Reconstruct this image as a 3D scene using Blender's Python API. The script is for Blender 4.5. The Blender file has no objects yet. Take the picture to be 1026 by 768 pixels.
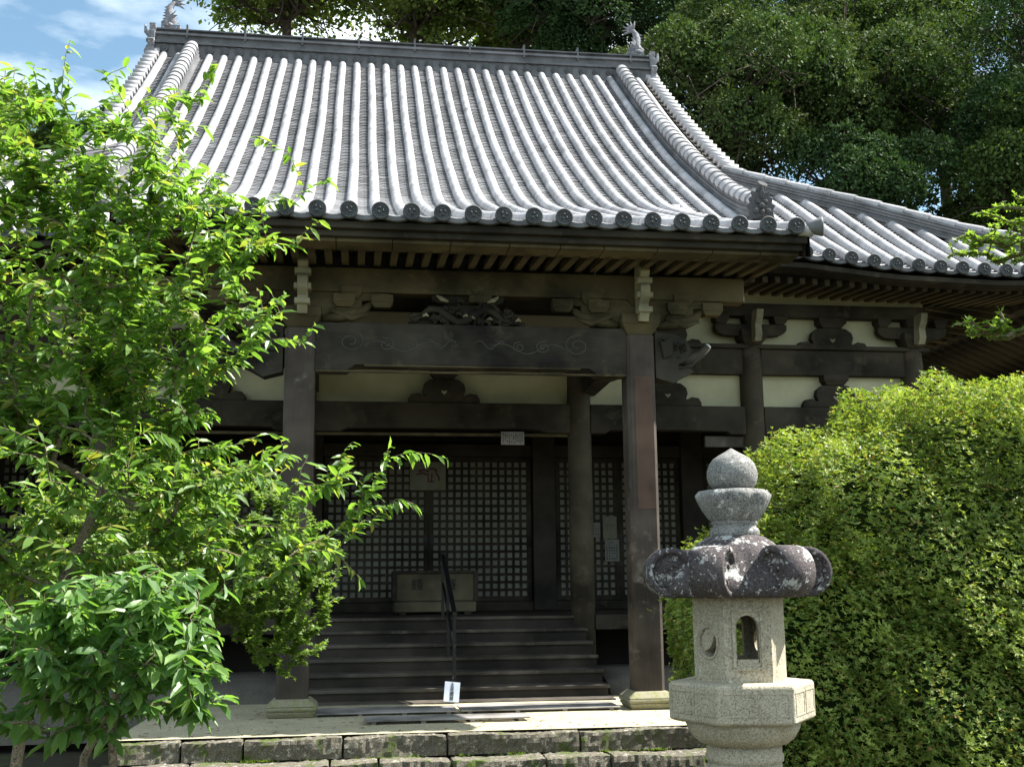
import bpy, math, random
import numpy as np
from math import sin, cos, pi, radians, atan, tan, sqrt
from mathutils import Vector, Matrix, Euler
random.seed(7); rng = np.random.default_rng(11)
scn = bpy.context.scene
# ------------------------------------------------------------------ camera
F = 1120.0
yaw = atan((513-355)/F); pit = atan((585-384)/F); roll = .0094
fw = Vector((sin(yaw)*cos(pit), cos(yaw)*cos(pit), sin(pit)))
r0 = Vector((cos(yaw), -sin(yaw), 0)); u0 = r0.cross(fw)
rt = r0*cos(roll)-u0*sin(roll); up = u0*cos(roll)+r0*sin(roll)
cam = bpy.data.cameras.new('camera'); camo = bpy.data.objects.new('camera', cam)
scn.collection.objects.link(camo)
M = Matrix((rt, up, -fw)).transposed().to_4x4(); M.translation = Vector((0, 0, 1.43))
camo.matrix_world = M
cam.sensor_fit = 'HORIZONTAL'; cam.sensor_width = 36; cam.lens = F/1026*36
cam.clip_start = .05; cam.clip_end = 2000
scn.camera = camo
# ------------------------------------------------------------------ light
SUN = Vector((.605, .025, .795)).normalized()          # towards the sun
world = bpy.data.worlds.new('World'); scn.world = world; world.use_nodes = True
nt = world.node_tree; bg = nt.nodes['Background']
sky = nt.nodes.new('ShaderNodeTexSky'); sky.sky_type = 'NISHITA'; sky.sun_disc = False
sky.sun_elevation = math.asin(SUN.z); sky.sun_rotation = math.atan2(SUN.x, SUN.y)
sky.air_density = 1.0; sky.dust_density = 1.2; sky.ozone_density = 1.0
tc = nt.nodes.new('ShaderNodeTexCoord'); mp = nt.nodes.new('ShaderNodeMapping')
mp.inputs['Scale'].default_value = (1.6, 1.6, 4.2); mp.inputs['Location'].default_value = (.35, .2, .1)
nz = nt.nodes.new('ShaderNodeTexNoise'); nz.inputs['Scale'].default_value = 2.2; nz.inputs['Detail'].default_value = 7
nz.inputs['Roughness'].default_value = .5
rp = nt.nodes.new('ShaderNodeValToRGB'); rp.color_ramp.elements[0].position = .44; rp.color_ramp.elements[1].position = .60
mx = nt.nodes.new('ShaderNodeMixRGB'); mx.inputs['Color2'].default_value = (12, 13.2, 13.6, 1)
L = nt.links.new
tn = nt.nodes.new('ShaderNodeMixRGB'); tn.blend_type = 'MULTIPLY'; tn.inputs['Fac'].default_value = 1; tn.inputs['Color2'].default_value = (1.55, 1.78, 1.62, 1)
L(sky.outputs[0], tn.inputs['Color1'])
L(tc.outputs['Generated'], mp.inputs['Vector']); L(mp.outputs[0], nz.inputs['Vector']); L(nz.outputs['Fac'], rp.inputs[0])
L(rp.outputs[0], mx.inputs['Fac']); L(tn.outputs[0], mx.inputs['Color1']); L(mx.outputs[0], bg.inputs['Color'])
bg.inputs['Strength'].default_value = .05
sl = bpy.data.lights.new('sun', 'SUN'); sl.energy = 5; sl.angle = radians(.53); sl.color = (1, .965, .9)
slo = bpy.data.objects.new('sun', sl); scn.collection.objects.link(slo)
slo.rotation_euler = SUN.to_track_quat('Z', 'Y').to_euler()
scn.view_settings.view_transform = 'Standard'; scn.view_settings.look = 'None'
scn.view_settings.exposure = 1.5; scn.view_settings.gamma = 1
scn.render.engine = 'CYCLES'
scn.cycles.max_bounces = 6; scn.cycles.diffuse_bounces = 3; scn.cycles.transmission_bounces = 3; scn.cycles.transparent_max_bounces = 4

# ------------------------------------------------------------------ materials
def nodes(m): return m.node_tree.nodes, m.node_tree.links.new
def ramp(m, fac, stops):
    N, L = nodes(m); r = N.new('ShaderNodeValToRGB'); cr = r.color_ramp
    while len(cr.elements) > 1: cr.elements.remove(cr.elements[0])
    cr.elements[0].position = stops[0][0]; cr.elements[0].color = (*stops[0][1], 1)
    for p, c in stops[1:]:
        e = cr.elements.new(p); e.color = (*c, 1)
    L(fac, r.inputs[0]); return r.outputs[0]
def noise(m, scale, detail=4, rough=.6, vec=None, stretch=None):
    N, L = nodes(m); n = N.new('ShaderNodeTexNoise'); n.inputs['Scale'].default_value = scale
    n.inputs['Detail'].default_value = detail; n.inputs['Roughness'].default_value = rough
    t = N.new('ShaderNodeTexCoord'); v = t.outputs['Object']
    if stretch:
        q = N.new('ShaderNodeMapping'); q.inputs['Scale'].default_value = stretch; L(v, q.inputs[0]); v = q.outputs[0]
    L(v, n.inputs['Vector']); return n.outputs['Fac']
def mixc(m, fac, a, b, mode='MIX'):
    N, L = nodes(m); x = N.new('ShaderNodeMixRGB'); x.blend_type = mode
    for k, v in (('Fac', fac), ('Color1', a), ('Color2', b)):
        if hasattr(v, 'links') or hasattr(v, 'is_output'): L(v, x.inputs[k])
        else: x.inputs[k].default_value = v if k == 'Fac' else (*v, 1)
    return x.outputs[0]
def bump(m, h, strength, dist=.01):
    N, L = nodes(m); b = N.new('ShaderNodeBump'); b.inputs['Strength'].default_value = strength
    b.inputs['Distance'].default_value = dist; L(h, b.inputs['Height']); return b.outputs[0]
def mat(name, rough=.8, spec=.3):
    m = bpy.data.materials.new(name); m.use_nodes = True
    p = m.node_tree.nodes['Principled BSDF']; p.inputs['Roughness'].default_value = rough
    p.inputs['Specular IOR Level'].default_value = spec
    return m, p
def wood(name, lo, hi, grain=(1.2, 14, 14), rough=.8, bs=.5, worn=None):
    m, p = mat(name, rough, .2); N, L = nodes(m)
    g = noise(m, 5, 6, .65, stretch=grain); b = noise(m, 1.1, 3)
    c = ramp(m, g, [(.3, lo), (.7, hi)])
    c2 = mixc(m, .7, c, ramp(m, b, [(.35, tuple(.5*v for v in lo)), (.65, tuple(1.5*v for v in hi))]))
    if worn:
        w = ramp(m, noise(m, 3.2, 5, .7), [(.55, (0, 0, 0)), (.72, (1, 1, 1))]); c2 = mixc(m, w, c2, worn)
    L(c2, p.inputs['Base Color']); L(bump(m, g, bs, .006), p.inputs['Normal']); return m
def stone(name, base, dark, lichen=None, ls=14, lt=.6, sc=9, moss=None, bs=.7, speck=120):
    m, p = mat(name, .92, .15); N, L = nodes(m)
    a = noise(m, sc, 8, .7); s = noise(m, speck, 2, .8)
    c = ramp(m, a, [(.32, dark), (.62, base)])
    c = mixc(m, .55, c, ramp(m, s, [(.35, tuple(.45*v for v in dark)), (.5, base), (.68, tuple(min(.75, 1.45*v) for v in base))]))
    if lichen:
        l = ramp(m, noise(m, ls, 6, .72), [(lt, (0, 0, 0)), (lt+.05, (1, 1, 1))]); c = mixc(m, l, c, lichen)
        l2 = ramp(m, noise(m, ls*5, 3, .7), [(lt+.06, (0, 0, 0)), (lt+.1, (1, 1, 1))]); c = mixc(m, l2, c, lichen)
    if moss:
        l = ramp(m, noise(m, 4.5, 6, .75), [(.52, (0, 0, 0)), (.62, (1, 1, 1))]); c = mixc(m, l, c, moss)
    L(c, p.inputs['Base Color']); L(bump(m, a, bs, .02), p.inputs['Normal'])
    p2 = bump(m, s, .45, .004); L(p.inputs['Normal'].links[0].from_socket, [n for n in N if n.type == 'BUMP'][-1].inputs['Normal']); L(p2, p.inputs['Normal'])
    return m
def tile_mat(name, base, rough=.55, var=(.72, 1.22)):
    m, p = mat(name, rough, .45); N, L = nodes(m)
    g = N.new('ShaderNodeNewGeometry')
    c = ramp(m, g.outputs['Random Per Island'], [(0, tuple(var[0]*v for v in base)), (.5, base), (1, tuple(var[1]*v for v in base))])
    st = ramp(m, noise(m, 2.6, 6, .72), [(.3, (.42, .42, .41)), (.56, (1, 1, 1))])
    c = mixc(m, .85, c, st, 'MULTIPLY')
    big = ramp(m, noise(m, .9, 5, .7), [(.35, (.55, .55, .53)), (.6, (1, 1, 1))]); c = mixc(m, .7, c, big, 'MULTIPLY')
    L(c, p.inputs['Base Color']); L(bump(m, noise(m, 30, 4), .25, .004), p.inputs['Normal']); return m
def leafmat(name, cols, trans=.45, tcol=None, rough=.35, spec=.45, patch=None, pscale=1.2):
    m, p = mat(name, rough, spec); N, L = nodes(m)
    g = N.new('ShaderNodeNewGeometry')
    n = len(cols); c = ramp(m, g.outputs['Random Per Island'], [(i/(n-1), cols[i]) for i in range(n)])
    if patch:
        f = ramp(m, noise(m, pscale, 3), [(.48, (0, 0, 0)), (.62, (1, 1, 1))]); c = mixc(m, f, c, patch)
    L(c, p.inputs['Base Color'])
    t = N.new('ShaderNodeBsdfTranslucent'); tcx = mixc(m, 1, c, tcol or (1.75, 1.8, .75), 'MULTIPLY'); L(tcx, t.inputs['Color'])
    x = N.new('ShaderNodeMixShader'); x.inputs[0].default_value = trans
    o = N['Material Output']; L(p.outputs[0], x.inputs[1]); L(t.outputs[0], x.inputs[2]); L(x.outputs[0], o.inputs['Surface'])
    return m
def flat(name, col, rough=.8, spec=.3, metal=0, ns=0):
    m, p = mat(name, rough, spec); p.inputs['Metallic'].default_value = metal; N, L = nodes(m)
    c = ramp(m, noise(m, ns or 6, 5), [(.3, tuple(.8*v for v in col)), (.7, tuple(min(1, 1.12*v) for v in col))]); L(c, p.inputs['Base Color']); return m

W = wood('weathered_dark_wood', (.014, .012, .009), (.046, .039, .028), worn=(.075, .062, .042))
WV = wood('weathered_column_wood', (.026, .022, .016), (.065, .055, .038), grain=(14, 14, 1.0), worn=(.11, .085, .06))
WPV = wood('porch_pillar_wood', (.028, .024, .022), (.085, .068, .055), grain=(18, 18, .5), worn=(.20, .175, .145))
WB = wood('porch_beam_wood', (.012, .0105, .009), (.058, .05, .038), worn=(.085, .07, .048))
WO = wood('olive_aged_wood', (.03, .025, .014), (.10, .08, .042), rough=.75, worn=(.14, .11, .055))
WR = wood('rafter_wood', (.024, .019, .012), (.105, .083, .046), grain=(14, 1.2, 14))
WS = wood('stair_wood', (.014, .0115, .009), (.046, .038, .030), rough=.65)
WT = wood('lit_tread_wood', (.030, .025, .020), (.09, .078, .064), rough=.75, worn=(.14, .122, .10))  # treads paler than risers: their lit edges are put into the wood colour
WG = wood('grey_board_wood', (.12, .11, .105), (.30, .28, .265))
WN = wood('pale_end_grain', (.16, .15, .10), (.34, .31, .21))
WBOX = wood('offering_box_wood', (.055, .048, .03), (.115, .10, .062))
PL = flat('cream_plaster', (.49, .465, .31), .9, .1, ns=1.6)
PL2 = flat('pale_board', (.30, .26, .19), .9, .1, ns=2)
PAPER = flat('lattice_paper', (.24, .235, .20), .9, .1, ns=1.5)
DARK = flat('dark_boards', (.02, .018, .015), .9, .1)
TILE = tile_mat('roof_tile', (.43, .42, .435), var=(.90, 1.07))
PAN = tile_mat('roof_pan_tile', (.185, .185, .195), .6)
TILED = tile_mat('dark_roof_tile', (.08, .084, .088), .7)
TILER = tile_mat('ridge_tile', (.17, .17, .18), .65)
ORN = stone('ornament_tile', (.24, .24, .26), (.12, .12, .13), lichen=(.6, .6, .62), lt=.58, sc=14)
ORND = stone('dark_ornament_tile', (.10, .10, .10), (.04, .04, .045), sc=14)
GRAN = stone('lantern_granite', (.44, .395, .30), (.21, .185, .135), lichen=(.62, .60, .54), lt=.64, sc=6)
KASA = stone('lantern_cap_stone', (.10, .085, .085), (.025, .022, .024), lichen=(.46, .46, .43), ls=9, lt=.56, sc=6)
JEWEL = stone('lantern_finial_stone', (.27, .265, .25), (.045, .042, .04), lichen=(.50, .50, .47), ls=12, lt=.58, sc=9)
STEP = stone('step_stone', (.165, .148, .115), (.03, .026, .022), lichen=(.42, .40, .33), ls=18, lt=.565, sc=13, moss=(.07, .10, .02), bs=1)
BASE = stone('pillar_base_stone', (.30, .28, .19), (.16, .145, .09), sc=5, moss=(.2, .2, .09), bs=.4)
PAVE = stone('terrace_paving', (.46, .42, .29), (.26, .23, .15), sc=2.5, bs=.4, speck=60)
MORT = stone('grey_mortar', (.13, .12, .10), (.06, .055, .05), sc=3, bs=.5)
SOIL = stone('dark_soil', (.05, .042, .03), (.02, .018, .013), sc=1.5, moss=(.05, .07, .02), bs=1, speck=40)
BARK = stone('bark', (.22, .18, .12), (.07, .055, .04), lichen=(.4, .4, .33), ls=20, lt=.62, sc=20, speck=80)
BARKD = stone('dark_bark', (.09, .075, .055), (.03, .025, .02), sc=6, speck=30)
METAL = flat('black_metal', (.02, .02, .022), .45, .5, .6)
WHITE = flat('white_paper', (.55, .6, .72), .6, .3)
INK = flat('ink', (.015, .015, .015), .7, .2)
REDINK = flat('dark_red_ink', (.10, .03, .035), .7, .2)
LINE = flat('engraved_line', (.11, .105, .09), .9, .1)
CHERRY = leafmat('cherry_leaf', [(.06, .13, .026), (.095, .185, .037), (.135, .24, .05), (.20, .31, .075), (.105, .20, .042), (.15, .26, .06), (.28, .27, .06)], .5, rough=.4)
CHERRYN = leafmat('cherry_leaf_near', [(.06, .14, .034), (.09, .185, .045), (.125, .235, .06), (.175, .285, .08)], .46, rough=.42)
MAPLE = leafmat('maple_leaf', [(.09, .16, .035), (.14, .22, .045), (.20, .29, .07)], .44, rough=.5, spec=.25)
AZ = leafmat('azalea_leaf', [(.05, .10, .02), (.105, .175, .03), (.20, .28, .05), (.14, .22, .035), (.065, .125, .022), (.32, .38, .09), (.30, .14, .06)], .32, rough=.45, spec=.3, patch=(.30, .37, .085), pscale=4.5)
EV1 = leafmat('evergreen_leaf', [(.03, .058, .018), (.048, .085, .025), (.065, .115, .03), (.085, .115, .035)], .15, rough=.75, spec=.12, patch=(.075, .10, .035), pscale=.35)
EV2 = leafmat('evergreen_leaf_dark', [(.022, .05, .02), (.038, .075, .026), (.05, .088, .03)], .15, rough=.75, spec=.12)
EV4 = leafmat('mid_green_leaf', [(.03, .055, .015), (.05, .085, .022), (.075, .11, .03)], .2, rough=.75, spec=.12)
EV3 = leafmat('light_evergreen_leaf', [(.07, .12, .03), (.12, .17, .04), (.21, .25, .09), (.055, .11, .025)], .4, rough=.7, spec=.12)

# ------------------------------------------------------------------ helpers
COL = scn.collection
def tag(o, label=None, cat=None, group=None, kind=None):
    if label: o['label'] = label
    if cat: o['category'] = cat
    if group: o['group'] = group
    if kind: o['kind'] = kind
    return o
def empty(name, loc=(0, 0, 0), label=None, cat=None, group=None):
    o = bpy.data.objects.new(name, None); o.empty_display_size = .2; o.location = loc; COL.objects.link(o)
    return tag(o, label, cat, group)
class MB:
    def __init__(s): s.v = []; s.f = []; s.sm = []
    def add(s, vs, fs, smooth=False):
        b = len(s.v); s.v += [tuple(v) for v in vs]
        for f in fs: s.f.append(tuple(b+i for i in f)); s.sm.append(smooth)
        return s
    def box(s, x0, x1, y0, y1, z0, z1):
        return s.add([(x0,y0,z0),(x1,y0,z0),(x1,y1,z0),(x0,y1,z0),(x0,y0,z1),(x1,y0,z1),(x1,y1,z1),(x0,y1,z1)],
                     [(0,3,2,1),(4,5,6,7),(0,1,5,4),(1,2,6,5),(2,3,7,6),(3,0,4,7)])
    def frustum(s, cx, cy, z0, z1, a0, b0, a1, b1):
        return s.add([(cx-a0,cy-b0,z0),(cx+a0,cy-b0,z0),(cx+a0,cy+b0,z0),(cx-a0,cy+b0,z0),
                      (cx-a1,cy-b1,z1),(cx+a1,cy-b1,z1),(cx+a1,cy+b1,z1),(cx-a1,cy+b1,z1)],
                     [(0,3,2,1),(4,5,6,7),(0,1,5,4),(1,2,6,5),(2,3,7,6),(3,0,4,7)])
    def bar(s, p, q, w, h, upv=(0, 0, 1)):
        p = Vector(p); q = Vector(q); d = (q-p).normalized(); side = d.cross(Vector(upv))
        if side.length < 1e-4: side = d.cross(Vector((1, 0, 0)))
        side.normalize(); u = side.cross(d); a = side*w/2; b = u*h/2
        return s.add([p-a-b,p+a-b,p+a+b,p-a+b,q-a-b,q+a-b,q+a+b,q-a+b],
                     [(0,1,2,3),(4,7,6,5),(0,4,5,1),(1,5,6,2),(2,6,7,3),(3,7,4,0)])
    def tube(s, pts, rad, n=8, cap=True):
        pts = [Vector(p) for p in pts]; rs = rad if hasattr(rad, '__len__') else [rad]*len(pts)
        b = len(s.v); pu = None
        for i, p in enumerate(pts):
            d = (pts[min(i+1, len(pts)-1)]-pts[max(i-1, 0)]).normalized()
            if pu is None: pu = d.cross(Vector((.13, .9, .3))).normalized()
            a = (pu-d*pu.dot(d)).normalized(); pu = a; c = d.cross(a)
            for k in range(n):
                t = 2*pi*k/n; s.v.append(tuple(p+(a*cos(t)+c*sin(t))*rs[i]))
        for i in range(len(pts)-1):
            for k in range(n):
                k2 = (k+1) % n; s.f.append((b+i*n+k, b+i*n+k2, b+(i+1)*n+k2, b+(i+1)*n+k)); s.sm.append(True)
        if cap:
            s.f.append(tuple(b+k for k in reversed(range(n)))); s.sm.append(False)
            s.f.append(tuple(b+(len(pts)-1)*n+k for k in range(n))); s.sm.append(False)
        return s
    def lathe(s, prof, n=24, c=(0, 0, 0), rotoff=0, smooth=True, mod=None):
        b = len(s.v)
        for j, (r, z) in enumerate(prof):
            for k in range(n):
                t = 2*pi*k/n+rotoff; rr = r*(mod(t, j) if mod else 1); s.v.append((c[0]+rr*cos(t), c[1]+rr*sin(t), c[2]+z))
        for j in range(len(prof)-1):
            for k in range(n):
                k2 = (k+1) % n; s.f.append((b+j*n+k, b+j*n+k2, b+(j+1)*n+k2, b+(j+1)*n+k)); s.sm.append(smooth)
        s.f.append(tuple(b+k for k in reversed(range(n)))); s.sm.append(False)
        s.f.append(tuple(b+(len(prof)-1)*n+k for k in range(n))); s.sm.append(False)
        return s
    def prism(s, out, o, a, b_, th):
        """outline in the plane o + u*a + v*b_, thickness th along a x b_ (centred)"""
        o = Vector(o); a = Vector(a); b_ = Vector(b_); n = a.cross(b_).normalized()*th/2; k = len(out)
        vs = [o+a*u+b_*v+n for u, v in out]+[o+a*u+b_*v-n for u, v in out]
        fs = [tuple(range(k)), tuple(reversed(range(k, 2*k)))]+[(i, i+k, (i+1) % k+k, (i+1) % k) for i in range(k)]
        return s.add(vs, fs)
    def build(s, name, m, parent=None, bevel=0, loc=None, norm=False):
        me = bpy.data.meshes.new(name); me.from_pydata(s.v, [], s.f); me.materials.append(m)
        me.polygons.foreach_set('use_smooth', s.sm); me.update()
        if norm:
            import bmesh
            bm = bmesh.new(); bm.from_mesh(me); bmesh.ops.recalc_face_normals(bm, faces=bm.faces); bm.to_mesh(me); bm.free()
        o = bpy.data.objects.new(name, me); COL.objects.link(o)
        if parent is not None: o.parent = parent
        if loc is not None: o.location = loc
        if bevel:
            b = o.modifiers.new('bevel', 'BEVEL'); b.width = bevel; b.segments = 2; b.limit_method = 'ANGLE'; b.angle_limit = .6
        return o
def npmesh(name, V, Fq, m, parent=None, smooth=False):
    me = bpy.data.meshes.new(name); k = Fq.shape[1]; nf = len(Fq)
    me.vertices.add(len(V)); me.vertices.foreach_set('co', V.astype(np.float32).ravel())
    me.loops.add(nf*k); me.loops.foreach_set('vertex_index', Fq.astype(np.int32).ravel())
    me.polygons.add(nf); me.polygons.foreach_set('loop_start', np.arange(0, nf*k, k, dtype=np.int32))
    me.polygons.foreach_set('loop_total', np.full(nf, k, dtype=np.int32))
    me.polygons.foreach_set('use_smooth', np.full(nf, smooth)); me.materials.append(m); me.update(calc_edges=True)
    o = bpy.data.objects.new(name, me); COL.objects.link(o)
    if parent is not None: o.parent = parent
    return o
def struct(mb, name, m, **k):
    o = mb.build(name, m, **k); o['kind'] = 'structure'; return o
def dupo(o, parent, **k):
    c = o.copy(); COL.objects.link(c); c.parent = parent
    for a, v in k.items(): setattr(c, a, v)
    return c

XC = 1.27                                   # building's centre line
# ------------------------------------------------------------------ ground
g = MB(); n = 60
xs = np.concatenate([np.linspace(-600, -16, 8), np.linspace(-12, 16, 45), np.linspace(20, 600, 8)])
ys = np.concatenate([np.linspace(-60, -4, 4), np.linspace(0, 20, 36), np.linspace(26, 900, 10)])
for y in ys:
    for x in xs:
        near = max(0, 1-abs(y-6)/14)
        g.v.append((x, y, -.50+.035*sin(x*1.7+y)*near+.03*sin(y*2.3-x*.8)*near))
nx = len(xs)
for j in range(len(ys)-1):
    for i in range(nx-1): g.f.append((j*nx+i, j*nx+i+1, (j+1)*nx+i+1, (j+1)*nx+i)); g.sm.append(True)
struct(g, 'ground', SOIL)
# terrace top, a slightly uneven paved floor
g = MB(); xs = np.linspace(-2.25, 3.66, 40); ys = np.linspace(11.46, 15.9, 30); nx = len(xs)
for y in ys:
    for x in xs: g.v.append((x, y, (.003*sin(3*x+y)+.003*sin(5*y-x))*min(1, (y-11.46)*3)+.004))
for j in range(len(ys)-1):
    for i in range(nx-1): g.f.append((j*nx+i, j*nx+i+1, (j+1)*nx+i+1, (j+1)*nx+i)); g.sm.append(True)
struct(g, 'terrace_floor', PAVE)
g = MB(); g.box(-2.2, 3.6, 11.6, 15.9, -.6, -.03); struct(g, 'terrace_core', MORT)
# kerb and step stones
st = empty('stone_steps', (0, 11.3, 0), 'two low courses of weathered mossy stone blocks edging the terrace below the porch', 'stone steps')
def stone_block(x0, x1, y0, y1, z0, z1, seed, parent, m=STEP, amp=.02):
    r = random.Random(seed); nx = max(4, int((x1-x0)/.035)); ny = max(3, int((y1-y0)/.045)); nz = max(3, int((z1-z0)/.045))
    mb = MB(); idx = {}
    def vid(i, j, k):
        if (i, j, k) not in idx:
            x = x0+(x1-x0)*i/nx; y = y0+(y1-y0)*j/ny; z = z0+(z1-z0)*k/nz
            ei = min(i, nx-i) == 0; ej = j == 0; ek = k == nz
            rnd = .007 if (ei+ej+ek) >= 2 else 0
            dx = (1 if i == 0 else -1 if i == nx else 0)*rnd; dy = (1 if ej else 0)*rnd; dz = -rnd if ek else 0
            a = amp*(sin(7*x+seed)+sin(17*z+3*x+seed*2)+r.uniform(-1, 1))*.5
            b = amp*.5*(sin(5*x+4*y+seed)+r.uniform(-.6, .6))
            idx[(i, j, k)] = len(mb.v); mb.v.append((x+dx, y+dy+(a if j == 0 else 0), z+dz+(b if ek else 0)))
        return idx[(i, j, k)]
    for i in range(nx):
        for k in range(nz): mb.f.append((vid(i,0,k), vid(i+1,0,k), vid(i+1,0,k+1), vid(i,0,k+1))); mb.sm.append(False)
        for j in range(ny): mb.f.append((vid(i,j,nz), vid(i+1,j,nz), vid(i+1,j+1,nz), vid(i,j+1,nz))); mb.sm.append(False)
    for j in range(ny):
        for k in range(nz):
            mb.f.append((vid(nx,j,k), vid(nx,j+1,k), vid(nx,j+1,k+1), vid(nx,j,k+1))); mb.sm.append(False)
            mb.f.append((vid(0,j+1,k), vid(0,j,k), vid(0,j,k+1), vid(0,j+1,k+1))); mb.sm.append(False)
    o = mb.build('stone_block', m, parent); o.location = (-parent.location.x, -parent.location.y, -parent.location.z); return o
jt = [-2.25, -1.6, -1.02, -.08, .93, 2.25, 3.66]
for i in range(len(jt)-1): stone_block(jt[i]+.006, jt[i+1]-.006, 11.33, 11.58, -.2, -.012, i*3+1, st)
jt = [-2.35, -1.5, -.2, .26, .95, 1.86, 2.5, 3.7]
for i in range(len(jt)-1): stone_block(jt[i]+.006, jt[i+1]-.006, 11.02+.02*(i % 2), 11.5, -.48, -.212, i*5+40, st)
for i, (a, b) in enumerate(((11.8, 13.1), (13.12, 14.5), (14.52, 15.9))):
    stone_block(3.61, 3.74, a, b, -.5, -.004, 77+i, st, amp=.006)
mo = MB()
for i in range(900):
    x = random.uniform(-1.6, 3.5); y = random.choice((11.325, 11.30)); z = -.208
    if sin(x*5)+sin(x*13)+random.uniform(-1, 1) < .3: continue
    a = random.uniform(0, 6.3); l = random.uniform(.01, .035)
    mo.add([(x, y, z), (x+.006, y-.004, z), (x+cos(a)*.02, y-.01+sin(a)*.01, z+l)], [(0, 1, 2)])
tag(mo.build('moss', leafmat('moss', [(.10, .18, .02), (.2, .3, .03)], .3)), 'tufts of bright moss and weed in the joint between the two stone courses', 'moss', kind='stuff')

# ------------------------------------------------------------------ roof shapes
def pch(xs, ys):
    xs = np.array(xs, float); ys = np.array(ys, float); h = np.diff(xs); d = np.diff(ys)/h
    m = np.zeros_like(xs); m[1:-1] = 2*d[1:]*d[:-1]/(d[1:]+d[:-1]); m[0] = d[0]; m[-1] = d[-1]
    def f(x):
        x = float(min(max(x, xs[0]-2), xs[-1])); i = int(min(max(np.searchsorted(xs, x)-1, 0), len(h)-1))
        if x < xs[0]: return ys[0]+m[0]*(x-xs[0])
        t = (x-xs[i])/h[i]
        return ys[i]*(1+2*t)*(1-t)**2+m[i]*h[i]*t*(1-t)**2+ys[i+1]*t*t*(3-2*t)+m[i+1]*h[i]*t*t*(t-1)
    return f
Mz = pch([14.7, 15.6, 17.2, 18.45, 20.1, 22.1, 25.2], [5.97, 6.50, 7.52, 8.34, 9.5, 11.07, 13.72])
Pz = pch([11.8, 12.6, 13.7, 15.5, 16.6, 17.6, 18.45, 20.1, 22.1, 25.2], [5.40, 5.66, 6.05, 6.76, 7.23, 7.78, 8.34, 9.5, 11.07, 13.72])
def lift(dx, y):
    a = np.interp(dx, [0, 5, 6.4, 8.2, 9.0, 9.6], [.1, .05, -.09, -.14, -.08, .04]); return a*max(0., min(1., (17.2-y)/2.5))
RW = {1: 5.70, -1: 5.97}; KW = {1: 4.98, -1: 5.15}
SP = .339; YE = 14.7; YPE = 11.8; YR = 25.2; HS = 24.23
def porch(k): return abs(k) <= 11
def zroof(x, y, pr):
    dx = abs(x-XC); return Pz(y) if pr else Mz(y)+lift(dx, y)
def ytop(x):
    dx = abs(x-XC); return YR-.05 if dx <= RW[1 if x > XC else -1]+.03 else HS-dx
hall = empty('temple_hall', (XC, 16.2, 0), 'old dark timber temple hall with curved grey tiled roof and entrance porch', 'temple')
OFF = Vector((-XC, -16.2, 0))
def part(mb, name, m, parent=None, **k):
    o = mb.build(name, m, parent or hall, **k)
    if parent is None and k.get('loc') is None: o.location = OFF
    return o
# cover tile rows
rows = []; tb = MB()
for k in range(-28, 29):
    x = XC-.025+SP*k; y1 = ytop(x); y0 = YPE if porch(k) else YE
    if y1 < y0+.3: continue
    # arc length sampling
    ysamp = np.linspace(y0, y1, 260); zs = np.array([zroof(x, y, porch(k)) for y in ysamp])
    s = np.concatenate([[0], np.cumsum(np.hypot(np.diff(ysamp), np.diff(zs)))]); rows.append((k, x, ysamp, zs, s))
    nseg = int(s[-1]/.29); ss = np.linspace(0, s[-1], nseg+1)
    for i in range(nseg):
        a = np.interp([ss[i], ss[i+1]+.012], s, ysamp); b = np.interp([ss[i], ss[i+1]+.012], s, zs)
        jx = .007*sin(i*.31+k*1.7)+random.uniform(-.0012, .0012); jz = .004*sin(i*.23+k*2.3)+random.uniform(-.0008, .0008)
        d = Vector((0, a[1]-a[0], b[1]-b[0])).normalized(); nrm = Vector((0, -d.z, d.y))
        base = len(tb.v); m = 9
        for (yy, zz, r) in ((a[0], b[0], .0820), (a[1], b[1], .0808)):
            for q in range(m):
                t = radians(-15+210*q/(m-1)); p = Vector((x+jx, yy, zz+jz))+nrm*(.035+r*sin(t)); tb.v.append((p.x+r*cos(t), p.y, p.z))
        for q in range(m-1): tb.f.append((base+q, base+q+1, base+m+q+1, base+m+q)); tb.sm.append(True)
        c = len(tb.v); tb.v.append((x+jx, a[0], b[0]+.03)); tb.v += tb.v[base:base+m]
        for q in range(m-1): tb.f.append((c, c+q+2, c+q+1)); tb.sm.append(False)
roof = part(tb, 'tiled_roof', TILE)
# pan tile courses between the rows
pb = MB(); C5 = [(-.5, .035), (-.25, .0), (0, -.012), (.25, .0), (.5, .035)]
for (k, x, ysamp, zs, s), nxt in zip(rows[:-1], rows[1:]):
    k2, x2, ys2, zs2, s2 = nxt
    if porch(k) != porch(k2): 
        src = rows[rows.index((k, x, ysamp, zs, s))] if not porch(k) else nxt
        use = nxt if not porch(k2) else (k, x, ysamp, zs, s)
    else: use = (k, x, ysamp, zs, s) if s[-1] < s2[-1] else nxt
    _, _, yy, zz, s_ = use; xm = (x+x2)/2
    nc = int(s_[-1]/.112); ss = np.linspace(-.0, s_[-1], nc+1)
    Y = np.interp(ss, s_, yy); Z = np.interp(ss, s_, zz)
    for i in range(nc):
        base = len(pb.v); e = random.uniform(-.003, .003); g0 = Z[i]
        for (yv, zv) in ((Y[i]+.03, g0-.012), (Y[i]-.022, g0+.006+e), (Y[i]-.034, g0+.012+e), (Y[i]-.012, g0+.036+e), (Y[i+1]+.02, Z[i+1]+.012)):
            for (u, w) in C5: pb.v.append((xm+u*SP, yv, zv+w-.01))
        for q in range(4):
            for r_ in range(4): pb.f.append((base+5*r_+q, base+5*r_+q+1, base+5*r_+5+q+1, base+5*r_+5+q)); pb.sm.append(False)
pan = part(pb, 'pan_tile_courses', PAN)
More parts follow.
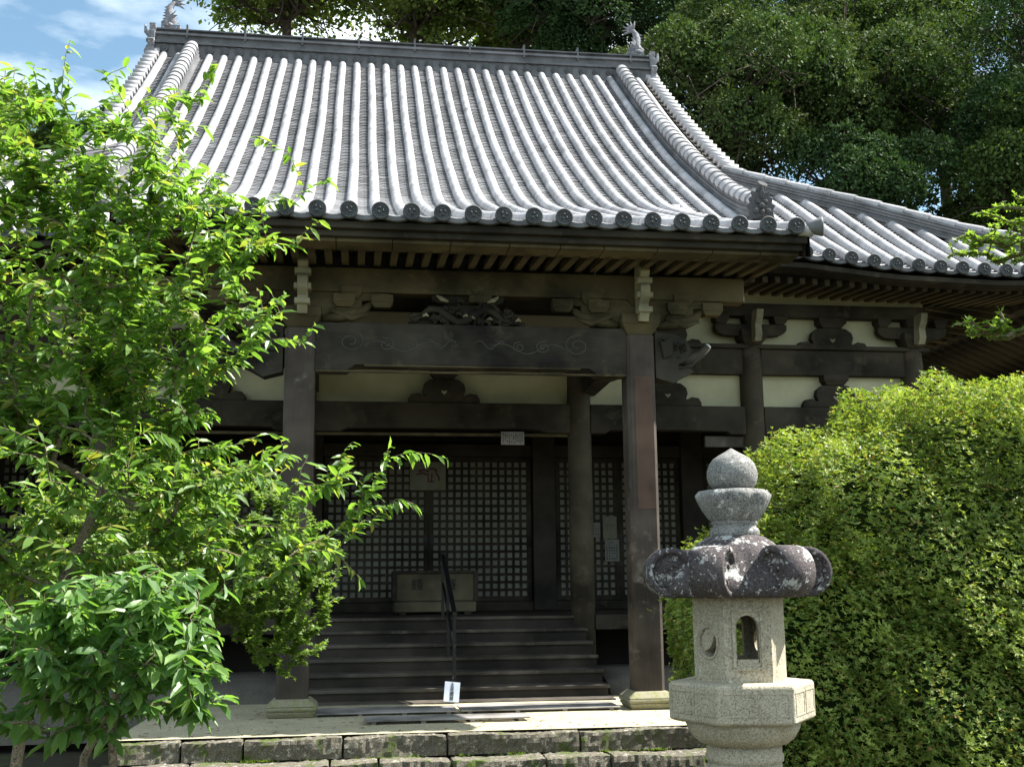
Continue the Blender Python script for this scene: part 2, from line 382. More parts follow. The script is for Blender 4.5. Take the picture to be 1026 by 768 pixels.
# eave lip under pan ends + discs
lip = [MB(), MB(), MB()]
for r1, r2 in zip(rows[:-1], rows[1:]):
    if porch(r1[0]) and porch(r2[0]): y = YPE; z = r1[3][0]; lp = lip[1]
    elif not porch(r1[0]) and not porch(r2[0]): y = YE; z = (r1[3][0]+r2[3][0])/2; lp = lip[0 if r1[1] < XC else 2]
    else: continue
    xm = (r1[1]+r2[1])/2; b = len(lp.v); q = 9
    for yy, in ((y-.04,), (y+.02,)):
        for j in range(q):
            u = -1+2*j/(q-1); w = .045*u*u; lp.v.append((xm+u*SP/2, yy, z+w-.055)); lp.v.append((xm+u*SP/2, yy, z+w-.005))
    for j in range(q-1):
        lp.f.append((b+2*j, b+2*j+2, b+2*j+3, b+2*j+1)); lp.sm.append(False)
        lp.f.append((b+2*j+1, b+2*j+3, b+2*q+2*j+3, b+2*q+2*j+1)); lp.sm.append(False)
        lp.f.append((b+2*j, b+2*q+2*j, b+2*q+2*j+2, b+2*j+2)); lp.sm.append(False)
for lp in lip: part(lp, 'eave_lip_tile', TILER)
dm = MB(); dm.lathe([(.096, 0), (.098, .03), (.098, .05), (.085, .055), (.078, .046), (.055, .046), (.05, .052), (.045, .046), (.001, .046)], 24)
for a in range(3): dm.tube([(.03*cos(2.1*a+t), .03*sin(2.1*a+t), .05) for t in (0, .5, 1.0, 1.4)], [.014, .011, .007, .003], 6)
for a in range(12): dm.lathe([(.006, .044), (.005, .054), (.001, .055)], 6, (.067*cos(a*pi/6), .067*sin(a*pi/6), 0))
dme = None; roofchild = []
for (k, x, ysamp, zs, s) in rows:
    y0 = YPE if porch(k) else YE
    if dme is None:
        dme = dm.build('eave_tile', TILED, roof); o = dme
    else: o = dupo(dme, roof)
    o.rotation_euler = (radians(90), random.uniform(-2, 2), 0); o.location = (x, y0-.03, zs[0]+.048)
# verge end tiles of the porch (facing sideways)
for sgn in (-1, 1):
    xv = XC-.025+sgn*(SP*11+.17); vt0 = None
    for i, y in enumerate(np.linspace(YPE+.0, 17.0, 19)):
        if vt0 is None:
            vt = MB(); vt.tube([(-sgn*.12, .03, 0), (sgn*.05, .03, 0)], [.075, .08], 12); vt0 = vt.build('verge_tile', TILE, roof); o = vt0
        else: o = dupo(vt0, roof)
        o.location = (xv, y, Pz(y)+.03)
    vo = MB(); vo.lathe([(.06, 0), (.075, .05), (.11, .16), (.112, .185), (.09, .19), (.085, .175), (.04, .175), (.035, .185), (.001, .185)], 20)
    o = vo.build('verge_end_tile', TILER, roof); o.rotation_euler = (0, sgn*radians(90), -sgn*radians(20)); o.location = (xv-.02*sgn, YPE+.02, Pz(YPE)+.055)
# gable verge tiles
for sgn in (-1, 1):
    xv = XC+sgn*(RW[sgn]-.04); y = 18.6; vt0 = None
    while y < 25.0:
        if vt0 is None:
            vt = MB(); vt.tube([(-sgn*.05, 0, 0), (sgn*.24, 0, -.02)], [.08, .085], 12); vt0 = vt.build('gable_verge_tile', TILE, roof); o = vt0
        else: o = dupo(vt0, roof)
        o.location = (xv, y, Mz(y)+.12)
        sl_ = (Mz(y+.1)-Mz(y))/.1; y += .30/sqrt(1+sl_*sl_)
    vt2 = MB()
    for q in np.linspace(18.5, 25.0, 24): vt2.bar((xv+sgn*.04, q, Mz(q)-.09), (xv+sgn*.04, q+.3, Mz(q+.3)-.09), .26, .18)
    part(vt2, 'bargeboard', W)
# back slope and side skirts: plain tiled sheets on the faces turned away
bk = MB(); q = 30
yy = np.linspace(YR, 2*YR-YE, q)
for y in yy:
    for x in np.linspace(XC-5.95-max(0, 0), XC+5.95, 12): bk.v.append((x, y, Mz(2*YR-y)))
for j in range(q-1):
    for i in range(11): bk.f.append((j*12+i, j*12+i+1, (j+1)*12+i+1, (j+1)*12+i)); bk.sm.append(True)
for sgn in (-1, 1):
    b = len(bk.v); ds = np.linspace(5.2, 9.5, 14); q2 = 12
    for d in ds:
        ya = HS-d; yb = 2*YR-ya
        for t in np.linspace(0, 1, q2): bk.v.append((XC+sgn*d, ya+(yb-ya)*t, Mz(HS-d)+lift(9.2, HS-d)-.02))
    for j in range(13):
        for i in range(q2-1): bk.f.append((b+j*q2+i, b+j*q2+i+1, b+(j+1)*q2+i+1, b+(j+1)*q2+i)); bk.sm.append(True)
    b = len(bk.v)                                        # gable wall
    gy = np.linspace(18.6, 2*YR-18.6, 21)
    for y in gy: bk.v += [(XC+sgn*5.35, y, 8.2), (XC+sgn*5.35, y, Mz(y if y < YR else 2*YR-y)-.1)]
    for i in range(20): bk.f.append((b+2*i, b+2*i+2, b+2*i+3, b+2*i+1)); bk.sm.append(False)
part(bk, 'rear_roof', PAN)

# ridges
def rail_pts(fn, t0, t1, n): return [Vector(fn(t)) for t in np.linspace(t0, t1, n)]
def ridge(path, h, w, name, seg=.31, rr=.15, caps=True, layers=5, m=TILER):
    mb = MB(); L_ = layers
    for li in range(L_):
        z0 = h*li/L_; z1 = h*(li+.62)/L_; ww = w*(1-.22*li/L_)+ (.03 if li == 0 else 0)
        for lo, hi, wd in ((z0, z1, ww), (z1, h*(li+1)/L_, ww-.05)):
            b = len(mb.v)
            for i, p in enumerate(path):
                d = (path[min(i+1, len(path)-1)]-path[max(i-1, 0)]).normalized(); sd = d.cross(Vector((0, 0, 1))).normalized(); u = sd.cross(d)
                for a, c in ((-1, lo), (1, lo), (1, hi), (-1, hi)): mb.v.append(tuple(p+sd*a*wd/2+u*c))
            for i in range(len(path)-1):
                for q in range(4):
                    q2 = (q+1) % 4; mb.f.append((b+i*4+q, b+i*4+q2, b+(i+1)*4+q2, b+(i+1)*4+q)); mb.sm.append(False)
            mb.f.append((b, b+1, b+2, b+3)); mb.sm.append(False); e = b+(len(path)-1)*4
            mb.f.append((e+3, e+2, e+1, e)); mb.sm.append(False)
    o = part(mb, name, m, norm=True)
    # cover tiles along the top
    P_ = [tuple(p) for p in path]; A = np.array(P_); s = np.concatenate([[0], np.cumsum(np.linalg.norm(np.diff(A, axis=0), axis=1))])
    cv = MB(); k = int(s[-1]/seg)
    for i in range(k):
        p = Vector([np.interp(s[-1]*i/k, s, A[:, c]) for c in range(3)]); q = Vector([np.interp(s[-1]*(i+1)/k+.02, s, A[:, c]) for c in range(3)])
        d = (q-p).normalized(); sd = d.cross(Vector((0, 0, 1))).normalized(); u = sd.cross(d); b = len(cv.v); mm = 9
        for (pp, r) in ((p, rr*1.06), (q, rr*.84)):
            for t_ in range(mm):
                t = radians(-10+200*t_/(mm-1)); cv.v.append(tuple(pp+u*(h+r*sin(t)*.9)+sd*r*cos(t)))
        for t_ in range(mm-1): cv.f.append((b+t_, b+t_+1, b+mm+t_+1, b+mm+t_)); cv.sm.append(True)
        c = len(cv.v); cv.v.append(tuple(p+u*h)); cv.v += cv.v[b:b+mm]
        for t_ in range(mm-1): cv.f.append((c, c+t_+2, c+t_+1)); cv.sm.append(False)
    cc = cv.build('ridge_cover_tiles', TILE, o)
    return o
zr = lambda x: 13.50+.03*((abs(x-XC)/5.95)**2)
mr = MB()
def ridge_band(mb, y0, y1, za, zb):
    xs = np.linspace(XC-6.0, XC+5.74, 25); b = len(mb.v)
    for x in xs:
        z = zr(x)
        for (yy, zz) in ((y0, z+za), (y1, z+za), (y1, z+zb), (y0, z+zb)): mb.v.append((x, yy, zz))
    for i in range(24):
        for q in range(4):
            q2 = (q+1) % 4; mb.f.append((b+i*4+q, b+i*4+q2, b+(i+1)*4+q2, b+(i+1)*4+q)); mb.sm.append(False)
    mb.f += [(b, b+1, b+2, b+3), (b+99, b+98, b+97, b+96)]; mb.sm += [False, False]
for (w2, a, b_) in ((.30, -.1, .26), (.37, .26, .31), (.28, .31, .36), (.25, .36, .50), (.31, .50, .55), (.22, .55, .585), (.2, .585, .64), (.27, .64, .67)):
    ridge_band(mr, YR-w2, YR+w2, a, b_)
mridge = part(mr, 'main_ridge', TILER, norm=True)
rc = MB()
x = XC-5.9
while x < XC+5.66: rc.tube([(x, YR, zr(x)+.675), (min(x+.3, XC+5.72), YR, zr(x+.3)+.675)], [.085, .075], 12); x += .29
rc.build('ridge_cover_tiles', TILER, mridge)
rc = MB(); rc.box(-.02, .02, -.30, .30, .45, .77); o0 = rc.build('ridge_clamp', TILER, mridge)
for i in range(9):
    x = XC-5.3+i*1.32; o = o0 if i == 0 else dupo(o0, mridge); o.location = (x, YR, zr(x))
rd = MB(); rd.tube([(0, -.36, .14), (0, -.28, .14)], .095, 14); rd.tube([(0, -.375, .14), (0, -.36, .14)], .05, 10); o0 = None
for (k, x, *_r) in rows:
    if -5.8 < x-XC < 5.6:
        if o0 is None: o0 = rd.build('ridge_disc_tile', TILED, mridge); o = o0
        else: o = dupo(o0, mridge)
        o.location = (x, YR, zr(x))
# ridge-end demon tiles
def demon(parent, loc, facing, sc=1.0, m=ORN):
    mb = MB(); out = [(-.42,-.45),(-.36,-.1),(-.46,.05),(-.34,.12),(-.38,.30),(-.26,.34),(-.3,.52),(-.12,.46),(0,.56),(.12,.46),(.3,.52),(.26,.34),(.38,.30),(.34,.12),(.46,.05),(.36,-.1),(.42,-.45),(.2,-.38),(0,-.30),(-.2,-.38)]
    f = Vector(facing); sd = Vector((-f.y, f.x, 0)); mb.prism([(u*sc, v*sc) for u, v in out], (0, 0, 0), sd, (0, 0, 1), .14*sc)
    for (u, v, r) in ((-.13, .16, .07), (.13, .16, .07), (0, .02, .1), (-.2, -.15, .09), (.2, -.15, .09), (0, -.17, .08)):
        b = len(mb.v); c = f*.1*sc+sd*u*sc+Vector((0, 0, v*sc)); mb.lathe([(r*sc*sin(t), -r*sc*cos(t)) for t in np.linspace(.1, 3.04, 7)], 10, c)
    mb.tube([f*.06*sc+Vector((0, 0, .3*sc)), f*.2*sc+Vector((0, 0, .44*sc)), f*.22*sc+Vector((0, 0, .62*sc))], [.07*sc, .05*sc, .02*sc], 8)
    o = mb.build('demon_tile', m, parent, bevel=.012, norm=True); o.location = loc; return o
def fish(parent, loc, inward):
    s = inward; mb = MB()
    pth = [(-.26*s, 0, .05), (-.10*s, 0, .10), (-.02*s, 0, .24), (-.07*s, 0, .42), (-.05*s, 0, .58), (.03*s, 0, .70), (.10*s, 0, .76)]
    mb.tube(pth, [.08, .14, .15, .12, .09, .06, .03], 12)
    for i in range(6):
        a = radians(100-i*24); c = Vector((.04*s, 0, .68)); e = c+Vector((cos(a)*.32*s, .03*(i-2.5), sin(a)*.30))
        mb.tube([c, (c+e)/2+Vector((0, 0, .03)), e], [.035, .035, .008], 6)
    for i in range(6):
        z = .1+i*.085; mb.prism([(0, 0), (-.13, .05), (-.02, .09)], (-.1*s-(.02*sin(i)), 0, z), (s, 0, 0), (0, 0, 1), .025)
    for sy in (-1, 1): mb.prism([(0, 0), (.20, .12), (.06, .16), (.16, .26), (-.02, .16)], (-.02*s, sy*.12, .12), (s, sy*.5, 0), (0, 0, 1), .025)
    mb.lathe([(.16, -.06), (.2, 0), (.13, .07)], 12, (-.08*s, 0, 0)); mb.box(-.25, .25, -.13, .13, -.1, .0)
    o = mb.build('fish_ornament', ORN, parent, norm=True); o.location = loc; return o
for sgn in (-1, 1):
    demon(mridge, (XC+sgn*(RW[sgn]+.11), YR, zr(XC+6)+.25), (sgn, 0, 0), 1.0)
    fish(mridge, (XC+sgn*(RW[sgn]-.26), YR, zr(XC+5.9)+.84), -sgn).scale = (.85, .85, .85)
    # descending ridges
    xk = XC+sgn*KW[sgn]
    pth = [Vector((xk, y, Mz(y) if y > 17.6 else Pz(y))) for y in np.linspace(16.25, YR-.25, 40)]
    dr = ridge(pth, .27, .34, 'descending_ridge', seg=.29, rr=.155, layers=4)
    o = demon(dr, (xk, 16.1, 7.02+.20), (0, -1, 0), .50, ORND)
    tt = MB(); tt.tube([(xk, 16.35, 7.42), (xk, 16.15, 7.50), (xk+.03, 16.05, 7.60)], [.06, .06, .085], 12); tt.build('toothed_cap_tile', ORND, dr)
    # hip ridges
    hp = []
    for d in np.linspace(5.3, 9.62, 24):
        y = HS-d; lf = .18*max(0, (d-8.2)/1.4)**2; hp.append(Vector((XC+sgn*d, y, Mz(y)+lift(d, y)+.02+lf)))
    hp.reverse()
    hr = ridge(hp, .25, .28, 'hip_ridge', seg=.42, rr=.10, layers=5)
    demon(hr, (XC+sgn*9.7, HS-9.7, hp[0].z+.25), (sgn*.7, -.7, 0), .6)

# ------------------------------------------------------------------ eaves timber
YH = 16.2
eb = MB()                                    # porch eave boards, stepped
x0, x1 = XC-3.88, XC+3.86
eb.box(x0, x1, YPE+.02, YPE+.30, 5.27, 5.345); eb.box(x0+.03, x1-.03, YPE+.09, YPE+.36, 5.20, 5.268)
part(eb, 'porch_eave_board', W, bevel=.006)
eb = MB(); x = x0+.05
while x < x1-.1:
    w = random.uniform(.5, .66); eb.box(x, min(x+w-.008, x1-.05), YPE+.16, YPE+.5, 5.155, 5.197); x += w
part(eb, 'porch_eave_fascia', WO, bevel=.006)
def sheet(pts, name, m, parent=None):
    mb = MB(); mb.add(pts, [(0, 1, 2, 3)]); return part(mb, name, m, parent)
sb = MB(); x0b, x1b = XC-3.83, XC+3.81
for (ya, za, yb, zb) in ((YPE+.3, 5.262, 13.4, 5.42), (13.4, 5.42, 14.4, 5.85), (14.4, 5.85, YH, 6.4)):
    sb.add([(x0b, ya, za), (x1b, ya, za), (x1b, yb, zb), (x0b, yb, zb), (x0b, ya, za+.05), (x1b, ya, za+.05), (x1b, yb, zb+.05), (x0b, yb, zb+.05)], [(3,2,1,0),(4,5,6,7),(0,1,5,4),(1,2,6,5),(2,3,7,6),(3,0,4,7)])
part(sb, 'porch_soffit', W)
for sgn in (-1, 1):                          # side closing boards of the porch roof
    sb = MB(); ysd = np.linspace(YPE+.05, 16.6, 12); b = 0
    for y in ysd: sb.v += [(XC+sgn*3.84, y, Pz(y)-.30-.1*(y-YPE)/5), (XC+sgn*3.84, y, Pz(y)-.02), (XC+sgn*3.90, y, Pz(y)-.30-.1*(y-YPE)/5), (XC+sgn*3.90, y, Pz(y)-.02)]
    for i in range(11):
        for a, c in ((0, 1), (1, 3), (3, 2), (2, 0)): sb.f.append((4*i+a, 4*i+4+a, 4*i+4+c, 4*i+c)); sb.sm.append(False)
    part(sb, 'porch_bargeboard', W, norm=True)
rf = MB(); rf.bar((0, -.87, -.105), (0, .55, .02), .085, .10); rf0 = None
for i in range(40):
    x = XC-3.71+i*.19
    if rf0 is None: rf0 = rf.build('porch_rafter', WR, hall, bevel=.006); o = rf0
    else: o = dupo(rf0, hall)
    o.location = Vector((x, 13.1, 5.30))+OFF
# main eaves
for sgn in (-1, 1):
    mb = MB(); n_ = 16; xs = np.linspace(4.0, 9.5, n_)
    prof = [(YE+.03, -.16), (YE+.03, -.09), (YE+.35, -.07), (YE+.35, -.17)]
    for d in xs:
        z = Mz(YE)+lift(d, YE)+.1*max(0, (d-8.3)/1.2)**2
        for y, dz in prof: mb.v.append((XC+sgn*d, y, z+dz))
    for i in range(n_-1):
        for q in range(4):
            q2 = (q+1) % 4; mb.f.append((i*4+q, i*4+q2, (i+1)*4+q2, (i+1)*4+q)); mb.sm.append(False)
    part(mb, 'main_eave_board', W, norm=True)
    mb = MB()
    for d in xs:
        z = Mz(YE)+lift(d, YE); mb.v += [(XC+sgn*d, YE+.2, z-.17), (XC+sgn*d, YH+.2, 6.02), (XC+sgn*d, YE+.2, z-.12), (XC+sgn*d, YH+.2, 6.07)]
    for i in range(n_-1):
        for a, c in ((0, 1), (1, 3), (3, 2), (2, 0)): mb.f.append((4*i+a, 4*i+4+a, 4*i+4+c, 4*i+c)); mb.sm.append(False)
    # side soffit
    b = len(mb.v); d0, d1 = 7.38, 9.45
    mb.v += [(XC+sgn*d0, YH-.0, 6.02), (XC+sgn*d1, YE+.25, 5.75), (XC+sgn*d1, 30, 5.75), (XC+sgn*d0, 30, 6.02)]; mb.f.append((b, b+1, b+2, b+3)); mb.sm.append(False)
    part(mb, 'main_soffit', W, norm=False)
    mb = MB(); mb.bar((0, -1.15, -.13), (0, .25, .0), .08, .09); m0 = None
    for i in range(28 if sgn > 0 else 10):
        d = 4.2+i*.19+(0 if sgn > 0 else 1.5*i*.19)
        z = 5.86+lift(d, YE)*.4
        if m0 is None: m0 = mb.build('eave_rafter', WR, hall, bevel=.005); o = m0
        else: o = dupo(m0, hall)
        o.location = Vector((XC+sgn*d, YH-.0, z))+OFF
    sr = MB()
    for i in range(30):
        y = YH+.2+i*.35; sr.bar((XC+sgn*7.4, y, 5.93), (XC+sgn*9.3, y, 5.68), .08, .1)
    o = part(sr, 'side_rafters', WR); 
    sr = MB(); sr.box(min(XC+sgn*9.2, XC+sgn*9.45), max(XC+sgn*9.2, XC+sgn*9.45), YE+.3, 30, 5.66, 5.8)
    part(sr, 'side_eave_board', W)
# ------------------------------------------------------------------ hall frame
COLX = [-7.35, -4.72, -2.02, 2.02, 4.72, 7.35]       # offsets from centre
def column(dx, y, r, z0, z1):
    mb = MB(); mb.lathe([(r, z0), (r, (z0+z1)/2), (r*.97, z1-.25), (r*.86, z1)], 24, (0, 0, 0))
    return part(mb, 'column', WV, loc=(dx, y-16.2, 0))
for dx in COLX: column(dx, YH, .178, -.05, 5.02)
for dx in COLX:
    mb = MB(); mb.lathe([(.36, -.06), (.34, .03), (.22, .06)], 16); part(mb, 'column_base', BASE, loc=(dx, 0, 0))
def beam(xa, xb, y, z0, z1, th, m=W, name='tie_beam', arch=0):
    mb = MB()
    if arch:
        n_ = 14; L_ = xb-xa; out = [(0, z0), (L_*.10, z0), (L_*.125, z0+arch)] + [(L_*(.125+.75*i/n_), z0+arch+.012*sin(pi*i/n_)) for i in range(1, n_)] + [(L_*.875, z0+arch), (L_*.9, z0), (L_, z0), (L_, z1), (0, z1)]
        mb.prism(out, (xa, y, 0), (1, 0, 0), (0, 0, 1), th)
    else: mb.box(xa, xb, y-th/2, y+th/2, z0, z1)
    return part(mb, name, m, bevel=.012)
def frogleg(x, y, z0, w, h, m=W, th=.12):
    """kaerumata: spread feet, round shoulders, small heart opening, block on top"""
    pts = [(-.5, 0), (-.5, .10), (-.46, .24), (-.36, .27), (-.30, .2), (-.27, .2), (-.30, .38), (-.28, .55), (-.2, .68), (-.12, .70)]
    out = pts+[(-a, b) for a, b in reversed(pts)]
    mb = MB(); mb.prism([(a*w, b*h) for a, b in out], (x, y, z0), (1, 0, 0), (0, 0, 1), th)
    o = part(mb, 'frog_leg_strut', m, bevel=.01)
    mb = MB(); mb.frustum(x, y, z0+.70*h, z0+.83*h, .11*w/1.0*1.2, .08, .18*w, .11); mb.box(x-.19*w, x+.19*w, y-.115, y+.115, z0+.832*h, z0+h)
    mb.build('bearing_block', m, o)
    mb = MB(); mb.prism([(0, -.035), (-.045, .01), (-.03, .03), (0, .015), (.03, .03), (.045, .01)], (x, y-th/2-.003, z0+.3*h), (1, 0, 0), (0, 0, 1), .008); mb.build('heart_motif', WN, o)
    return o
for i in range(5):
    xa, xb = XC+COLX[i]+.15, XC+COLX[i+1]-.15; xm = (xa+xb)/2
    beam(xa, xb, YH, 3.62, 4.05, .22, W, 'rainbow_beam', arch=.045)
    beam(xa, xb, YH+.02, 4.55, 4.95, .20, W, 'head_tie')
    mb = MB(); mb.box(xa, xb, YH+.05, YH+.1, 4.04, 4.56); part(mb, 'plaster_panel', PL)
    mb = MB(); mb.box(xa-.2, xb+.2, YH+.07, YH+.12, 4.94, 5.46); part(mb, 'plaster_panel', PL)
    frogleg(xm, YH-.03, 4.052, 1.05, .50)
    frogleg(xm, YH-.03, 4.952, 1.15, .50)
    mb = MB(); mb.box(xb-.62, xb-.02, YH-.02, YH+.06, 3.44, 3.60) if i in (3,) else mb.box(xa, xb, YH, YH+.05, 3.575, 3.615)
    part(mb, 'lower_panel', WT if i == 3 else WO)
mb = MB(); mb.box(XC-7.6, XC+7.6, YH-.12, YH+.12, 5.46, 5.66); part(mb, 'wall_purlin', W, bevel=.01)
mb = MB(); mb.box(XC-7.6, XC+7.6, YH-.02, YH+.06, 5.662, 5.86); part(mb, 'rafter_infill', PL)
mb = MB(); mb.box(XC-7.6, XC+7.6, YH-.14, YH+.14, 4.952, 5.01); part(mb, 'wall_plate', W)
def arm_outline(L_, h):
    c = [(-L_, h), (-L_, h*.55), (-L_*.93, h*.28), (-L_*.8, h*.08), (-L_*.62, 0)]
    return c+[(-a, b) for a, b in reversed(c)]
def bracket(x, y, z, s=1.0, m=W, arms=.62):
    """daito block, bracket arm and three small bearing blocks"""
    mb = MB(); mb.frustum(x, y, z, z+.12*s, .14*s, .14*s, .22*s, .22*s); mb.box(x-.22*s, x+.22*s, y-.22*s, y+.22*s, z+.121*s, z+.24*s)
    o = part(mb, 'bracket_set', m, bevel=.008)
    mb = MB(); mb.prism(arm_outline(arms*s, .2*s), (x, y, z+.16*s), (1, 0, 0), (0, 0, 1), .14*s); mb.build('bracket_arm', m, o, bevel=.008)
    for d in (-.82, 0, .82):
        mb = MB(); xx = x+d*arms*s; mb.frustum(xx, y, z+.362*s, z+.43*s, .075*s, .08*s, .12*s, .12*s); mb.box(xx-.12*s, xx+.12*s, y-.12*s, y+.12*s, z+.431*s, z+.50*s); mb.build('bearing_block', m, o, bevel=.006)
    return o
for dx in COLX:
    bracket(XC+dx, YH-.05, 5.0, .92)
    # curved nose facing out
    mb = MB(); out = [(0, 0), (.14, -.02), (.20, .08), (.18, .22), (.26, .32), (.30, .44), (.2, .46), (.06, .44), (.02, .25)]
    mb.prism(out, (XC+dx, YH-.24, 5.03), (0, -1, 0), (0, 0, 1), .11); o = part(mb, 'bracket_nose', WN, bevel=.01)
# --------------- hall interior: floor, lattice wall, ceiling
mb = MB(); mb.box(XC-7.5, XC+7.5, YH-.02, 20.0, .88, .985); part(mb, 'veranda_floor', WS)
for i in range(5):
    xa, xb = XC+COLX[i]+.16, XC+COLX[i+1]-.16
    if i == 2: continue
    mb = MB(); mb.box(xa, xb, YH-.12, YH-.0, .78, .99); part(mb, 'floor_edge_beam', W, bevel=.01)
mb = MB(); mb.box(XC-7.4, XC+7.4, 16.95, 17.0, -.4, .88); part(mb, 'underfloor_shade', DARK)  # near-black sheet standing in for the shaded void under the floor
YW = 19.6
mb = MB(); mb.box(XC-7.5, XC+7.5, YW+.02, YW+.1, .98, 5.6); part(mb, 'inner_wall', DARK)
mb = MB(); mb.box(XC-7.6, XC+7.6, YH+.15, YW+.2, 5.46, 5.52); part(mb, 'ceiling', DARK)
mb = MB()
for i in range(8): mb.box(XC-7.4, XC+7.4, YH+.5+i*.42, YH+.56+i*.42, 5.40, 5.455)
part(mb, 'ceiling_battens', W)
mb = MB(); mb.box(XC-7.45, XC+7.45, YW-.16, YW+.0, .986, 1.14); part(mb, 'wall_sill', W, bevel=.01)
mb = MB(); mb.box(XC-7.45, XC+7.45, YW-.14, YW+.0, 3.64, 3.86); part(mb, 'wall_lintel', WS, bevel=.01)
mb = MB(); mb.box(XC-7.45, XC+7.45, YW-.12, YW+.0, 4.25, 4.5); part(mb, 'wall_lintel', W, bevel=.01)
for dx in COLX:
    mb = MB(); mb.box(-.2, .2, -.2, .02, .986, 5.4); part(mb, 'wall_post', WS, bevel=.015, loc=(dx, YW-16.2, 0))
def lattice(xa, xb, z0=1.15, z1=3.63, y=YW-.07):
    nxc = round((xb-xa-.12)/.128); nzc = round((z1-z0-.12)/.131)
    fr = MB(); fr.box(xa, xa+.06, y-.03, y+.03, z0, z1); fr.box(xb-.06, xb, y-.03, y+.03, z0, z1)
    fr.box(xa+.06, xb-.06, y-.03, y+.03, z0, z0+.06); fr.box(xa+.06, xb-.06, y-.03, y+.03, z1-.06, z1)
    o = part(fr, 'lattice_door', W)
    g_ = MB()
    for i in range(nxc+1):
        x = xa+.06+(xb-xa-.12)*i/nxc; g_.box(x-.022, x+.022, y-.022, y+.004, z0+.06, z1-.06)
    for i in range(nzc+1):
        z = z0+.06+(z1-z0-.12)*i/nzc; g_.box(xa+.06, xb-.06, y-.018, y+.008, z-.022, z+.022)
    g_.build('lattice_grid', W, o)
    pp = MB(); pp.box(xa+.05, xb-.05, y+.012, y+.02, z0+.05, z1-.05); pp.build('door_paper', PAPER, o)
    return o
edges = []
for i in range(5):
    xa, xb = XC+COLX[i]+.22, XC+COLX[i+1]-.22; xm = (xa+xb)/2
    l1 = lattice(xa, xm-.002); l2 = lattice(xm+.002, xb)
    for l, s_ in ((l1, -1), (l2, 1)):
        mb = MB(); mb.box(xm+s_*.06-.03, xm+s_*.06+.03, YW-.115, YW-.1, 2.15, 2.25); mb.build('door_pull', METAL, l)
# side walls of hall
for sgn in (-1, 1):
    mb = MB(); xw = XC+sgn*7.3; mb.box(xw-.04, xw+.04, YH+.2, 33, .9, 5.6); part(mb, 'side_wall', PL)
    mb = MB()
    for j in range(6): mb.box(xw-.17, xw+.17, YH+2.6*(j+1)-.17, YH+2.6*(j+1)+.17, 0, 5.5)
    for z in (1.0, 2.8, 3.65, 4.6, 5.46): mb.box(xw-.1, xw+.1, YH+.2, 33, z, z+.22)
    part(mb, 'side_wall_frame', W)
mb = MB(); mb.box(XC-7.5, XC+7.5, 33, 33.2, -.3, 6); part(mb, 'rear_wall', PL)
# mortar mound beside the stairs
for sgn in (-1, 1):
    mb = MB(); xs = np.linspace(2.05, 9.3, 20)
    for d in xs:
        h = .22+.02*sin(d*3)
        for y, z in ((14.55, -.4), (14.6, -.02), (14.8, h*.75), (15.1, h), (16.9, h)): mb.v.append((XC+sgn*d+.0*y, y, z))
    for i in range(19):
        for q in range(4): mb.f.append((i*5+q, i*5+5+q, i*5+6+q, i*5+1+q)); mb.sm.append(True)
    mb.f.append((0, 1, 2, 3, 4)); mb.sm.append(False)
    part(mb, 'mortar_plinth', MORT, norm=True)
# ------------------------------------------------------------------ porch frame
YP = 13.2
def porch_pillar(dx):
    mb = MB(); a = .175; c = .04; out = [(-a+c, -a), (a-c, -a), (a, -a+c), (a, a-c), (a-c, a), (-a+c, a), (-a, a-c), (-a, -a+c)]
    mb.prism(out, (0, 0, 2.31), (1, 0, 0), (0, 1, 0), 4.22)
    o = part(mb, 'porch_pillar', WPV, loc=(dx, YP-16.2, 0), norm=True)
    mb = MB(); mb.frustum(0, 0, 0, .07, .24, .24, .28, .28); mb.frustum(0, 0, .0702, .12, .28, .28, .285, .285); mb.frustum(0, 0, .1202, .20, .285, .285, .195, .195)
    mb.build('stone_base', BASE, o, bevel=.02)
    if dx > 0:
        mb = MB(); mb.box(-.09, .13, -a-.006, -a, 2.3, 3.9); mb.build('sunlit_patch', wood('sunlit_reddish_wood', (.06, .038, .03), (.12, .075, .056), grain=(16, 16, .8)), o)  # reddish panel painted for the grazing sunlight on the pillar's front
    return o
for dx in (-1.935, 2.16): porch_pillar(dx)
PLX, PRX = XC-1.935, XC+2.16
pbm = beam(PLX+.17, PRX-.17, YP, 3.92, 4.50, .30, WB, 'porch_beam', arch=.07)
# engraved scrolls on the beam
def spiral(cx, cz, r, turns, flip, n_=26):
    return [(cx+flip*r*(1-.8*i/n_)*cos(turns*2*pi*i/n_+1.2), YP-.153, cz+r*(1-.8*i/n_)*.62*sin(turns*2*pi*i/n_+1.2)*1.3) for i in range(n_+1)]
sc_ = MB()
for flip, xb in ((1, XC-1.35), (-1, XC+1.38)):
    for (ox, r) in ((0, .17), (.42, .10), (.72, .08)): sc_.tube(spiral(xb+flip*ox, 4.27-.03*(ox > 0), r, 1.6, -flip), .0055, 5)
    sc_.tube([(xb+flip*(.15+.9*t), YP-.153, 4.22+.06*sin(t*9)) for t in np.linspace(0, 1, 26)], .0055, 5)
    sc_.tube([(xb+flip*(.9+.35*t), YP-.153, 4.26+.05*sin(t*8+1)) for t in np.linspace(0, 1, 14)], .005, 5)
sc_.build('carved_scrolls', LINE, pbm).location = (0, 0, 0)
for ch in pbm.children: pass
mb = MB(); mb.box(PLX+.18, PRX-.18, YP-.155, YP-.10, 3.905, 3.925); mb.box(PLX+.75, PRX-.75, YP-.155, YP-.13, 3.975, 4.0); mb.build('bounce_lit_edge', WO, pbm)  # paler strips painted for light bounced up onto the beam's lower edge
